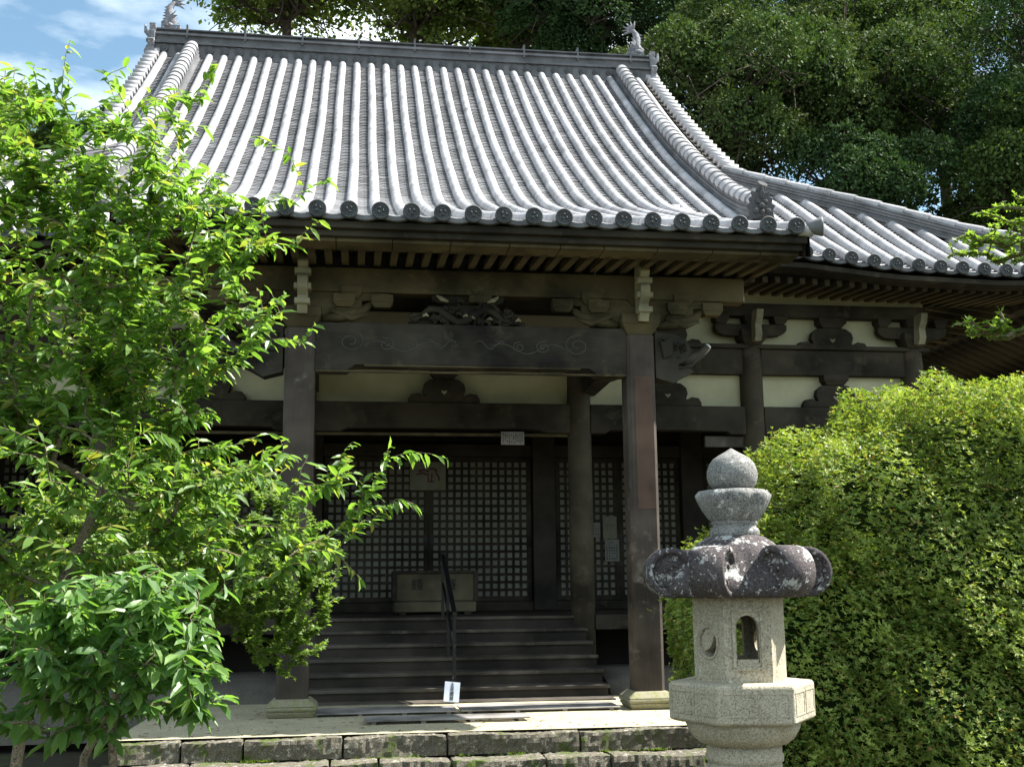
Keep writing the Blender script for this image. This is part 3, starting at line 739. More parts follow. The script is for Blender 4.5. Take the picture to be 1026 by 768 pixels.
# noses beyond the pillars (carved beast with raised trunk)
for sgn, xp in ((-1, PLX), (1, PRX)):
    mb = MB(); out = [(.2, -.54), (.42, -.60), (.56, -.52), (.68, -.46), (.62, -.40), (.48, -.38), (.6, -.30), (.66, -.18), (.60, -.06), (.46, .02), (.2, .04)]
    mb.prism([(u*sgn, v) for u, v in out], (xp, YP, 4.44), (1, 0, 0), (0, 0, 1), .22)
    mb.tube([(xp+sgn*.48, YP-.02, 4.16), (xp+sgn*.64, YP-.02, 4.13), (xp+sgn*.80, YP-.02, 4.22), (xp+sgn*.90, YP-.02, 4.32)], [.10, .075, .055, .045], 10)
    for s2 in (-1, 1):
        mb.prism([(.26*sgn, -.1), (.42*sgn, -.06), (.40*sgn, -.26), (.3*sgn, -.3)], (xp, YP+s2*.13, 4.44), (1, 0, 0), (0, 0, 1), .05)
        mb.tube([(xp+sgn*.5, YP+s2*.10, 4.02), (xp+sgn*.66, YP+s2*.12, 4.06), (xp+sgn*.73, YP+s2*.12, 4.14)], [.022, .018, .006], 6)
    for i in range(5): mb.tube([(xp+sgn*(.25+.07*i), YP-.12, 4.34-.03*i), (xp+sgn*(.29+.07*i), YP-.13, 4.40-.02*i), (xp+sgn*(.34+.06*i), YP-.12, 4.36-.03*i)], .016, 6)
    o = part(mb, 'beast_head_nose', WB, norm=True)
    tp = MB(); tp.tube([(xp+sgn*.895, YP-.02, 4.315), (xp+sgn*.915, YP-.02, 4.335)], [.047, .035], 10); tp.build('trunk_tip', flat('white_paint', (.7, .7, .66)), o)
    o = bracket(xp, YP, 4.42, 1.08, WO, arms=.66)
    mb = MB(); mb.prism(arm_outline(1.02, .17), (xp, YP, 4.78), (1, 0, 0), (0, 0, 1), .13); mb.build('bracket_arm', WO, o, bevel=.008)
    for d in (-.95, -.5, .5, .95):
        mb = MB(); xx = xp+d*1.0; mb.frustum(xx, YP-.06, 4.70, 4.76, .09, .06, .13, .08); mb.box(xx-.13, xx+.13, YP-.14, YP+.0, 4.761, 4.86); mb.build('bearing_block', WO, o, bevel=.006)
    # carved wave brackets both sides
    for s2 in (-1, 1):
        mb = MB(); mb.tube([(xp+s2*.25, YP-.05, 4.56), (xp+s2*.5, YP-.06, 4.60), (xp+s2*.72, YP-.06, 4.66), (xp+s2*.85, YP-.06, 4.78)], [.05, .075, .06, .025], 8)
        mb.tube([(xp+s2*.35, YP-.10, 4.66), (xp+s2*.6, YP-.1, 4.56), (xp+s2*.78, YP-.1, 4.62)], [.04, .045, .015], 8); mb.build('wave_bracket', WO, o)
    # pale nose facing the visitor
    mb = MB(); out = [(.0, -.22), (.18, -.26), (.24, -.16), (.2, -.05), (.30, .04), (.31, .16), (.22, .22), (.32, .34), (.26, .46), (.12, .52), (0, .5)]
    mb.prism(out, (xp+.02, YP-.12, 4.82), (0, -1, 0), (0, 0, 1), .12)
    for z, w in ((4.66, .09), (4.84, .10), (5.02, .095)): mb.box(xp+.02-w, xp+.02+w, YP-.40, YP-.26, z, z+.07)
    part(mb, 'front_nose', WN, bevel=.012)
mb = MB(); mb.box(PLX-1.35, PRX+1.38, YP-.10, YP+.12, 4.885, 5.19); part(mb, 'porch_purlin', WO, bevel=.014)
# dragon carving on the beam centre
dc = MB(); r = random.Random(3)
pts = [(-.72, 0), (-.7, .05), (-.5, .12), (-.42, .22), (-.2, .30), (0, .34), (.2, .28), (.4, .26), (.52, .14), (.72, .08), (.76, 0)]
dc.prism(pts, (XC+.03, YP+.04, 4.502), (1, 0, 0), (0, 0, 1), .08)
for i in range(52):
    t = r.uniform(-.66, .68); zt = 4.52+r.uniform(0, 1)*np.interp(t, [-.72, -.2, 0, .3, .72], [.04, .27, .31, .25, .06]); q = r.uniform(0, 6.3); rr_ = r.uniform(.03, .08)
    dc.tube([(XC+.03+t+rr_*(1-.1*j)*cos(q+j*.7), YP-.06-.01*j, zt+rr_*(1-.1*j)*.7*sin(q+j*.7)) for j in range(7)], [.02, .024, .026, .024, .02, .015, .008], 6)
bodyp = [(XC+.03-.55+i*.11, YP-.11+.02*sin(i), 4.62+.09*sin(i*1.1)) for i in range(11)]; dc.tube(bodyp, [.02]+[.045]*8+[.03, .01], 8)
dg = part(dc, 'dragon_carving', WB, norm=True)
for (a, z) in ((-.5, 4.60), (-.02, 4.60), (.06, 4.58), (.27, 4.57), (.62, 4.56)):
    mb = MB(); mb.tube([(XC+a, YP-.14, z), (XC+a+.04, YP-.15, z+.02), (XC+a+.07, YP-.14, z)], [.012, .022, .01], 6); mb.build('pale_petal', WN, dg)
for a, s2 in ((-.33, 1), (.42, -1)):
    mb = MB(); mb.tube([(XC+a, YP-.1, 4.87), (XC+a+s2*.06, YP-.12, 4.82), (XC+a+s2*.14, YP-.12, 4.79)], [.014, .03, .012], 6); mb.build('pale_scroll', WN, dg)
mb = MB(); mb.box(XC+.06, XC+.34, YP-.12, YP+.1, 4.79, 4.883); mb.build('bearing_block', WO, dg, bevel=.006)
mb = MB(); mb.prism(arm_outline(.44, .1), (XC+.06, YP+.02, 4.785), (1, 0, 0), (0, 0, 1), .1); mb.build('bracket_arm', W, dg)
# curved tie beams from porch to hall and pale board behind
for xp in (PLX, PRX):
    mb = MB(); out = [(0, 3.98), (.9, 4.12), (1.9, 4.22), (2.95, 4.2), (2.95, 4.55), (1.9, 4.66), (.9, 4.58), (0, 4.4)]
    mb.prism(out, (xp, YP+.1, 0), (0, 1, 0), (0, 0, 1), .24); part(mb, 'lobster_beam', W, bevel=.015)
mb = MB(); mb.box(PLX+.45, PRX-.3, 14.6, 14.64, 4.70, 5.02); part(mb, 'pale_transom', PL2)
mb = MB(); mb.box(PLX, PRX, 14.64, 14.74, 5.0, 5.3); mb.box(PLX, PRX, 14.55, 14.75, 4.5, 4.7); part(mb, 'transom_beam', W)
# ------------------------------------------------------------------ stairs
sx0, sx1 = XC-1.96, XC+2.0
stair = empty('wooden_stairs', (XC, 14.1, 0), 'broad flight of dark worn wooden stairs rising to the temple veranda', 'stairs')
for i in range(7):
    y = 16.1-.33*i; z = [.985, .84, .675, .485, .312, .14, .03][i]
    z = .985-i*.165 if i < 6 else .02
    mb = MB(); w = (sx0+.0-.0*i, sx1)
    mb.box(w[0], w[1], y, min(y+.37, 16.17), z-.045, z); zz = z-.047
    o = mb.build('stair_tread', WT, stair, bevel=.008); o.location = (-XC, -14.1, 0); mb = MB()
    mb.box(w[0]+.02, w[1]-.02, y+.03, y+.06, max(zz-.14, -.02), zz) if i < 6 else mb.box(w[0]+.02, w[1]-.02, y+.03, y+.06, -.02, -.026+.0)
    mb.build('riser', WS, o)
for s_, xx in ((-1, sx0), (1, sx1)):
    out = [(16.15, -.02)]
    for i in range(6):
        y = 16.1-.33*i+.04; z = .985-i*.165-.05; out += [(y if i else 16.15, z)] if i == 0 else [(16.1-.33*(i-1)+.04, z), (y, z)]
    out += [(16.1-.33*5+.04, -.02)]
    out = [(16.15, -.02), (16.15, .935), (16.14, .935)]
    for i in range(1, 6): out += [(16.1-.33*(i-1)+.045, .985-i*.165-.05), (16.1-.33*i+.045, .985-i*.165-.05)]
    out += [(16.1-.33*5+.045, -.02)]
    mb = MB(); mb.prism([(a-14.1, b) for a, b in out], (xx-XC-s_*.045, 0, 0), (0, 1, 0), (0, 0, 1), .03); mb.build('side_board', WS, stair)
# duckboards
def duck(x0, x1, y0, y1, z, label, group, m):
    o = empty('duckboard', ((x0+x1)/2, (y0+y1)/2, 0), label, 'duckboard', group); cx, cy = (x0+x1)/2, (y0+y1)/2
    n_ = max(2, int((y1-y0)/.11)); t = MB()
    for i in range(n_): ya = y0+(y1-y0)*i/n_; t.box(x0-cx, x1-cx, ya-cy, ya-cy+(y1-y0)/n_-.012, z-.015, z)
    t.build('slat_top', m, o, bevel=.003)
    k = max(3, int((x1-x0)/.42))
    for i in range(k):
        x = x0+.1+(x1-x0-.2)*i/(k-1)-cx; f_ = MB(); f_.box(x-.025, x+.025, y0-cy+.02, y1-cy-.02, -.0, z-.016); f_.build('foot', m, o)
    return o
duck(.13, 1.88, 12.15, 12.55, .05, 'narrow grey slatted duckboard lying in front of the others, nearest the stone edge', 'duckboards', WG)
duck(1.22, 3.05, 12.95, 13.55, .045, 'sunlit slatted duckboard beside the foot of the right porch pillar', 'duckboards', WG)
duck(-.5, 1.18, 12.95, 13.55, .045, 'shaded slatted duckboard beside the foot of the left porch pillar', 'duckboards', WG)
# ------------------------------------------------------------------ handrail
hr = empty('handrail', (1.24, 14.1, 0), 'thin black metal handrail running down the middle of the stairs', 'handrail')
mb = MB(); mb.bar((0, 2.0, 1.82), (0, 1.8, 1.84), .05, .05); mb.bar((0, 1.82, 1.84), (0, -.05, 1.08), .055, .045); mb.build('top_rail', METAL, hr, bevel=.005)
mb = MB(); mb.bar((0, 1.82, 1.45), (0, -.03, .68), .03, .03); mb.build('mid_rail', METAL, hr)
for y, z0, z1 in ((1.82, .99, 1.84), (.95, .5, 1.47), (0, .03, 1.08)):
    mb = MB(); mb.box(-.02, .02, y-.02, y+.02, z0, z1); mb.build('post', METAL, hr)
# ------------------------------------------------------------------ offering box
bx = empty('offering_box', (1.25, 17.85, .985), 'weathered wooden offering box with brushed characters, at the head of the stairs', 'offering box')
mb = MB(); mb.box(-.60, .60, -.3, .3, .20, .62); mb.build('box_body', WBOX, bx, bevel=.01)
mb = MB(); mb.box(-.63, .63, -.33, .33, .04, .19); mb.build('plinth', WBOX, bx, bevel=.01)
mb = MB(); mb.box(-.62, .62, -.32, .32, .19, .215); mb.box(-.66, -.60, -.33, .33, .2, .66); mb.box(.60, .66, -.33, .33, .2, .66); mb.box(-.6, .6, -.33, -.28, .62, .67); mb.build('frame', W, bx, bevel=.006)
mb = MB()
for i in range(9): mb.box(-.6, .6, -.26+i*.06, -.235+i*.06, .63, .66)
mb.build('grille', W, bx)
mb = MB(); [mb.box(a-.05, a+.05, -.3, .3, 0, .04) for a in (-.5, .5)]; mb.build('foot', W, bx)
def text(body, size, loc, rot, m, parent, name='lettering', align='CENTER'):
    cu = bpy.data.curves.new(name, 'FONT'); cu.body = body; cu.size = size; cu.align_x = align; cu.align_y = 'CENTER'; cu.extrude = .0015
    cu.resolution_u = 3
    ob = bpy.data.objects.new(name, cu); COL.objects.link(ob); 
    dg_ = bpy.context.evaluated_depsgraph_get(); me = bpy.data.meshes.new_from_object(ob.evaluated_get(dg_)); COL.objects.unlink(ob); bpy.data.objects.remove(ob)
    o = bpy.data.objects.new(name, me); me.materials.clear(); me.materials.append(m); COL.objects.link(o); o.parent = parent; o.location = loc; o.rotation_euler = rot
    return o
text('錢', .19, (-.28, -.303, .44), (pi/2, 0, 0), INK, bx); text('賽', .19, (.24, -.303, .44), (pi/2, 0, 0), INK, bx)
# ------------------------------------------------------------------ notices
def notice(name, w, h, loc, rot, label, cat, lines=(), m=WHITE, th=.006, group=None):
    o = empty(name, loc, label, cat, group); o.rotation_euler = rot
    mb = MB(); mb.box(-w/2, w/2, 0, th, -h/2, h/2); mb.build('sheet', m, o)
    for (s, sz, x, z, mm) in lines: text(s, sz, (x, -.002, z), (pi/2, 0, 0), mm, o)
    return o
no = notice('notice_card', .185, .235, (1.19, 13.86, .165), (radians(-14), radians(6), 0), 'small white card with four handwritten characters hung at the foot of the handrail', 'sign',
       [('土', .048, -.0, .085, INK), ('足', .052, 0, .032, INK), ('厳', .056, 0, -.025, INK), ('禁', .052, 0, -.08, INK)])
mb = MB(); mb.tube([(-.0, .003, .11), (0, .03, .2)], .003, 5); mb.build('string', METAL, no)
OLDP = flat('aged_paper', (.20, .195, .15), .9, .1)
GREYP = flat('grey_paper', (.22, .22, .2), .9, .1)
ps = notice('poster', .62, .49, (1.25, YW-.125, 3.30), (0, 0, 0), 'square pale poster with a dark red brushed mark hung high on the lattice doors', 'poster', (), OLDP)
mb = MB()
for (pts_, w) in (([(-.16, .08), (-.06, .11), (.02, .08)], .03), ([(-.2, .02), (-.1, .05), (-.02, .03)], .025), ([(.02, .12), (.10, .13), (.16, .08)], .035), ([(0, .05), (.01, -.06), (.0, -.10)], .02), ([(.07, .04), (.07, -.04), (.06, -.09)], .022), ([(.14, .06), (.19, -.02), (.20, -.08)], .028), ([(-.0, -.09), (.06, -.10), (.12, -.09)], .02)):
    for a, b in zip(pts_[:-1], pts_[1:]): mb.bar((a[0], -.002, a[1]), (b[0], -.002, b[1]), .003, w, (0, 0, 1))
mb.build('brush_mark', REDINK, ps)
pq = notice('plaque', .34, .19, (2.27, YH-.13, 3.53), (0, 0, 0), 'small grey wooden plaque of tiny vertical writing under the beam above the stairs', 'plaque', (), WG, .015)
mb = MB(); r = random.Random(5)
for i in range(10):
    x = -.14+i*.031
    for j in range(9):
        if r.random() < .8: mb.box(x-.006-.004*r.random(), x+.006+.004*r.random(), -.003, -.0005, .07-j*.017-.011*r.random()-.002, .07-j*.017)
mb.build('lettering', INK, pq)
def paper_marks(o, w, h, nx_, nz_, seed, s_=.5):
    mb = MB(); r = random.Random(seed)
    for i in range(nx_):
        for j in range(nz_):
            if r.random() < .75:
                x = -w/2+w*(i+.5)/nx_; z = h/2-h*(j+.5)/nz_; a = w/nx_*s_*.5; c = h/nz_*s_*.5; mb.box(x-a, x+a*r.uniform(.2, 1), -.003, -.0005, z-c, z+c*r.uniform(.3, 1))
    mb.build('lettering', INK, o)
n1 = notice('notice_sheet', .25, .40, (4.47, YW-.125, 2.40), (0, 0, 0), 'plain upper notice sheet on the lattice right of the round column', 'sign', (), OLDP)
n2 = notice('notice_sheet', .26, .38, (4.50, YW-.13, 2.0), (0, 0, 0), 'lower notice sheet closely lettered, directly under the plain one on the lattice', 'sign', (), GREYP)
n3 = notice('notice_sheet', .15, .25, (4.22, YW-.127, 2.36), (0, 0, 0), 'smallest pale notice sheet on the lattice, touching the round column in view', 'sign', (), GREYP)
paper_marks(n1, .14, .12, 3, 3, 1, .4); paper_marks(n2, .22, .33, 5, 7, 2, .5); paper_marks(n3, .12, .2, 3, 4, 3, .5)

# ------------------------------------------------------------------ stone lantern
LX, LY = 1.735, 5.0
lan = empty('stone_lantern', (LX, LY, -.5), 'tall weathered hexagonal stone lantern with curled cap standing before the temple', 'stone lantern')
D = radians(-7.5)
lan.rotation_euler = (0, 0, D)
def hexpt(r, i): a = radians(-90+30+60*i); return (r*cos(a), r*sin(a))
def hexprof(mb, prof, rot=0):
    mb.lathe(prof, 6, (0, 0, 0), rotoff=0, smooth=False)
zb = .5                                            # local z = world z + .5
mb = MB(); hexprof(mb, [(.42, -.05), (.42, .12), (.40, .14), (.34, .22), (.24, .27), (.22, .28)]); mb.build('foot_base', GRAN, lan, bevel=.01)
mb = MB(); mb.lathe([(.185, .27), (.17, .32), (.165, .70), (.172, .715), (.185, .73), (.185, .75), (.172, .765), (.168, .80), (.163, 1.15), (.163, 1.150), (.172, 1.155), (.172, 1.18), (.166, 1.187), (.166, 1.23)], 32); mb.build('shaft', GRAN, lan)
mb = MB()                                           # lotus underside
def petal(t, j): return 1+(.035*abs(sin(t*9)) if 1 <= j <= 4 else 0)
mb.lathe([(.170, 1.225), (.19, 1.232), (.218, 1.255), (.236, 1.285), (.247, 1.315), (.252, 1.335)], 96, (0, 0, 0), mod=petal); mb.build('lotus_petals', GRAN, lan)
mb = MB(); hexprof(mb, [(.30, 1.325), (.325, 1.333), (.329, 1.342), (.329, 1.485), (.318, 1.496), (.24, 1.499)])
pf = mb.build('platform', GRAN, lan, bevel=.006)
mb = MB()                                           # raised panel frames on each face
for i in range(6):
    a = hexpt(.3295, i); b = hexpt(.3295, i+1); A_ = Vector((*a, 0)); B_ = Vector((*b, 0)); d = (B_-A_)
    for (s0, s1) in ((.06, .47), (.53, .94)):
        p, q = A_+d*s0, A_+d*s1
        dn = d.normalized(); L_ = (q-p).length; no_ = Vector((dn.y, -dn.x, 0))
        for (u0_, u1_, v0, v1) in ((0, L_, 1.365, 1.371), (0, L_, 1.459, 1.465), (0, .006, 1.371, 1.459), (L_-.006, L_, 1.371, 1.459)):
            mb.prism([(u0_, v0), (u1_, v0), (u1_, v1), (u0_, v1)], p-no_*.001, dn, (0, 0, 1), .006)
mb.build('panel_moulding', GRAN, pf)
# light chamber: six walls, three with openings
R_ = .207; ch0, ch1 = 1.497, 1.862; th = .045
cb = empty_ch = None
cm = MB()
def wall_with_hole(mb, i, hole):
    a = Vector((*hexpt(R_, i), 0)); b = Vector((*hexpt(R_, i+1), 0)); d = (b-a).normalized(); n_ = Vector((d.y, -d.x, 0)); w = (b-a).length
    O = (a+b)/2; n2 = 28; H_ = ch1-ch0
    outer = []; inner = []
    hp = hole
    for k in range(len(hp)):
        u, v = hp[k]; ang = math.atan2(v-.5*H_, u)
        c, s_ = cos(ang), sin(ang); sx = (w/2)/abs(c) if abs(c) > 1e-6 else 9e9; sz = (H_/2)/abs(s_) if abs(s_) > 1e-6 else 9e9; t = min(sx, sz)
        outer.append((c*t, .5*H_+s_*t)); inner.append((u, v))
    K = len(hp); b0 = len(mb.v); wi = w/2-th*tan(radians(30))
    for (lst, dep) in ((outer, 0), (inner, 0), (inner, th), (outer, th)):
        for (u, v) in lst:
            if dep and lst is outer: u = max(-wi, min(wi, u))
            mb.v.append(tuple(O+d*u-n_*dep+Vector((0, 0, ch0+v))))
    for k in range(K):
        k2 = (k+1) % K
        for r_ in range(3): mb.f.append((b0+r_*K+k, b0+r_*K+k2, b0+(r_+1)*K+k2, b0+(r_+1)*K+k)); mb.sm.append(False)
    return O, d, n_
arch = [(.050, .08), (.050, .16), (.050, .22)]+[(.050*cos(t), .235+.055*sin(t)) for t in np.linspace(0, pi, 11)]+[(-.050, .22), (-.050, .16), (-.050, .08), (-.025, .08), (0, .08), (.025, .08)]
H_ = ch1-ch0
def dense(p, extra):                                # add corners' directions so that the outer ring meets wall corners
    return p
import itertools
def corner_fix(hole, w=R_):
    out = list(hole)
    angs = [math.atan2(v-.5*H_, u) for u, v in out]
    for cx_, cz_ in ((w/2, H_), (-w/2, H_), (-w/2, 0), (w/2, 0)):
        ca = math.atan2(cz_-.5*H_, cx_)
        j = min(range(len(out)), key=lambda k: abs((angs[k]-ca+pi) % (2*pi)-pi))
    return out
def wallC(mb, i, hole):
    O, d, n_ = wall_with_hole(mb, i, hole)
    return O, d, n_
def resample(hole, n2=64):
    """hole resampled by polar angle about the wall centre, with rays through the wall's corners"""
    c = (0, .5*H_); pts = []
    P_ = hole+[hole[0]]
    angs = sorted(set([2*pi*k/n2 for k in range(n2)]+[math.atan2(sy*H_/2, sx*R_/2) % (2*pi) for sx in (-1, 1) for sy in (-1, 1)]))
    for a in angs:
        dx_, dz_ = cos(a), sin(a); best = None
        for (x1, z1), (x2, z2) in zip(P_[:-1], P_[1:]):
            ex, ez = x2-x1, z2-z1; den = dx_*ez-dz_*ex
            if abs(den) < 1e-9: continue
            t = ((x1-c[0])*ez-(z1-c[1])*ex)/den; s_ = ((x1-c[0])*dz_-(z1-c[1])*dx_)/den
            if t > 0 and -1e-6 <= s_ <= 1+1e-6 and (best is None or t < best): best = t
        if best: pts.append((c[0]+dx_*best, c[1]+dz_*best))
    return pts
moon = [(.054*cos(t), .17+.062*sin(t)) for t in np.linspace(0, 2*pi, 25)[:-1]]
holes = {0: None, 5: arch, 4: moon, 1: moon, 2: arch, 3: None}
front = []
for i in range(6):
    h = holes[i]
    if h is None:
        a = Vector((*hexpt(R_, i), 0)); b = Vector((*hexpt(R_, i+1), 0)); d = (b-a).normalized(); n_ = Vector((d.y, -d.x, 0)); e = th*tan(radians(30))
        vs = [a, b, b-n_*th-d*e, a-n_*th+d*e]; cm.add([(v.x, v.y, ch0) for v in vs]+[(v.x, v.y, ch1) for v in vs], [(3,2,1,0),(4,5,6,7),(0,1,5,4),(1,2,6,5),(2,3,7,6),(3,0,4,7)])
    else: front.append((i, *wallC(cm, i, resample(h))))
lc = cm.build('light_chamber', GRAN, lan, norm=True)
for (i, O, d, n_) in front:
    mb = MB()
    if holes[i] is arch:
        for (u0_, v0, u1_, v1) in ((-.062, .06, -.062, .31), (.062, .06, .062, .31), (-.066, .31, .066, .31), (-.07, .06, .07, .06)):
            p = O+d*u0_+n_*.003+Vector((0, 0, ch0+v0)); q = O+d*u1_+n_*.003+Vector((0, 0, ch0+v1)); mb.bar(p, q, .012, .010, n_)
        p = O+d*-.046-n_*.02+Vector((0, 0, ch0+.09)); q = O+d*.046-n_*.02+Vector((0, 0, ch0+.09)); mb.bar(p, q, .03, .02, (0, 0, 1))
    else:
        pts_ = [O+d*(.062*cos(t))+n_*.002+Vector((0, 0, ch0+.17+.07*sin(t))) for t in np.linspace(0, 2*pi, 21)]; mb.tube(pts_, .006, 6, cap=False)
        cr = [(.06*cos(t), .066*sin(t)) for t in np.linspace(.75, 3.9, 14)]+[(.06*cos(t)+.0, .05*sin(t)+.0) for t in []]
        c2 = [(-.037+.075*k/8, -.035+.072*k/8+.022*sin(pi*k/8)*-1) for k in range(1, 8)]
        mb.prism(cr+c2, O-n_*.02+Vector((0, 0, ch0+.17)), d, (0, 0, 1), .03)
    mb.build('opening_moulding', GRAN, lc, norm=True)
# cap with six curled corners
cap = MB(); nseg = 96; prof = [(.10, 1.86), (.28, 1.862), (.345, 1.875), (.352, 1.91), (.335, 1.94), (.30, 1.975), (.26, 2.02), (.215, 2.07), (.17, 2.11), (.13, 2.135), (.10, 2.142)]
def capmod(t, j):
    a = (t-radians(30)) % radians(60)-radians(30)          # 0 at face middle
    a2 = (t % radians(60))-radians(30)
    face = cos(radians(30))/cos(((t+radians(0)) % radians(60))-radians(30))
    # t=30deg+60k are corners (local)
    corner = abs(((t+pi/6) % (pi/3))-pi/6)/(pi/6)   # 0 at corner, 1 at face mid
    k = {1: .10, 2: .16, 3: .19, 4: .2, 5: .16, 6: .12, 7: .07, 8: .03}.get(j, 0)
    scal = 1-k*corner**1.3
    return scal
cap.lathe(prof, nseg, (0, 0, 0), mod=capmod)
cp = cap.build('cap', KASA, lan)
for i in range(6):
    a = radians(-60+60*i); dr_ = Vector((cos(a), sin(a), 0)); sd_ = Vector((-sin(a), cos(a), 0)); Z_ = Vector((0, 0, 1))
    mb = MB()
    # curl: broad rolled band rising from the slope and curling back over at the rim
    cr_, cz_ = .306, 1.975
    pathc = [(.115, 2.105, .040), (.165, 2.085, .055), (.19, 2.045, .066), (.205, 1.985, .074), (.22, 1.93, .08)]
    for t_ in np.linspace(radians(222), radians(222+430), 26):
        rr2 = .100 if t_ < radians(222+240) else .100-.045*(t_-radians(222+240))/radians(190)
        pathc.append((cr_+rr2*cos(t_), cz_+rr2*sin(t_), .082-.012*(t_-radians(222))/radians(430)))
    b0 = len(mb.v); n_ = len(pathc)
    for j, (rr_, zz_, w_) in enumerate(pathc):
        p0 = pathc[max(j-1, 0)]; p1 = pathc[min(j+1, n_-1)]; tg = Vector((p1[0]-p0[0], 0, p1[1]-p0[1])).normalized(); nr = Vector((-tg.z, 0, tg.x)); tt_ = .013
        for (s_, q_) in ((-1, 1), (-.6, 1.5), (-.2, 1.15), (.2, 1.15), (.6, 1.5), (1, 1), (1, -1), (-1, -1)):
            r2 = rr_+nr.x*tt_*q_; z2 = zz_+nr.z*tt_*q_
            mb.v.append(tuple(dr_*r2+sd_*(s_*w_)+Z_*z2))
    for j in range(n_-1):
        for q in range(8):
            q2 = (q+1) % 8; mb.f.append((b0+j*8+q, b0+j*8+q2, b0+(j+1)*8+q2, b0+(j+1)*8+q)); mb.sm.append(True)
    mb.f.append(tuple(b0+q for q in range(8))); mb.sm.append(False); mb.f.append(tuple(b0+(n_-1)*8+q for q in range(8))); mb.sm.append(False)
    # solid core of the scroll and its underside
    for s_ in (-1, 1):
        mb.tube([dr_*cr_+Z_*cz_, dr_*cr_+sd_*(s_*.055)+Z_*cz_], [.088, .088], 16)
        mb.tube([dr_*(cr_+(.02+.009*q_)*cos(q_*.9))+sd_*(s_*.056)+Z_*(cz_+(.02+.009*q_)*sin(q_*.9)) for q_ in range(8)], .008, 5)
    mb.build('curled_corner', KASA, cp, norm=True)
fin = MB()
fin.lathe([(.08, 2.11), (.108, 2.135), (.115, 2.155), (.108, 2.172), (.098, 2.18), (.10, 2.19), (.108, 2.20), (.10, 2.208)], 36); nk = fin.build('finial_neck', JEWEL, lan)
fin = MB()
def pet(t, j): return 1+(.12*(abs(cos(t*4))-.5) if 0 < j < 6 else 0)
fin.lathe([(.097, 2.20), (.112, 2.215), (.138, 2.255), (.158, 2.295), (.168, 2.325), (.150, 2.345), (.10, 2.353)], 72, mod=pet); fin.build('lotus_cup', JEWEL, nk)
fin = MB()
fin.lathe([(.085, 2.35), (.108, 2.375), (.117, 2.41), (.115, 2.44), (.104, 2.47), (.084, 2.495), (.058, 2.512), (.032, 2.526), (.013, 2.538), (.001, 2.545)], 36); fin.build('jewel', JEWEL, nk)

# ------------------------------------------------------------------ foliage
LEAF_V = np.array([(0, 0, 0), (.28, .40, .05), (.28, 0, -.02), (.28, -.40, .05), (.68, .34, .03), (.68, 0, -.04), (.68, -.34, .03), (1, 0, -.10)])
LEAF_F = np.array([(0, 2, 1, 1), (0, 3, 2, 2), (1, 2, 5, 4), (2, 3, 6, 5), (4, 5, 7, 7), (5, 6, 7, 7)])
LV6 = np.array([(0, 0, 0), (.45, .5, .06), (.45, 0, -.03), (.45, -.5, .06), (1, 0, -.06)])
LF6 = np.array([(0, 2, 1), (0, 3, 2), (1, 2, 4), (2, 3, 4)])
LQ = np.array([(0, 0, 0), (.5, .5, 0), (1, 0, 0), (.5, -.5, 0)]); LQF = np.array([(0, 1, 2, 3)])
def place_leaves(P_, Dv, Nv, Ln, Wd, V, Fc):
    """P base, Dv direction, Nv approx normal -> verts, faces"""
    D_ = Dv/np.linalg.norm(Dv, axis=1)[:, None]; S = np.cross(Nv, D_); S /= (np.linalg.norm(S, axis=1)[:, None]+1e-9); N_ = np.cross(D_, S)
    vs = P_[:, None, :]+D_[:, None, :]*(V[None, :, 0:1]*Ln[:, None, None])+S[:, None, :]*(V[None, :, 1:2]*Wd[:, None, None])+N_[:, None, :]*(V[None, :, 2:3]*Ln[:, None, None])
    fs = Fc[None, :, :]+(np.arange(len(P_))*len(V))[:, None, None]
    return vs.reshape(-1, 3), fs.reshape(-1, Fc.shape[1])
LF8 = np.array([(0, 2, 1), (0, 3, 2), (1, 2, 5), (1, 5, 4), (2, 3, 6), (2, 6, 5), (4, 5, 7), (5, 6, 7)])
def rand_in(ells, n_, surf=.35):
    out = []; vol = np.array([e[3]*e[4]*e[5] for e in ells]); pr_ = vol/vol.sum()
    for i in rng.choice(len(ells), n_, p=pr_):
        e = ells[i]; v = rng.normal(size=3); v /= np.linalg.norm(v); r_ = rng.uniform(surf, 1)**(1/2.2)
        out.append(np.array(e[:3])+v*r_*np.array(e[3:6]))
    return out
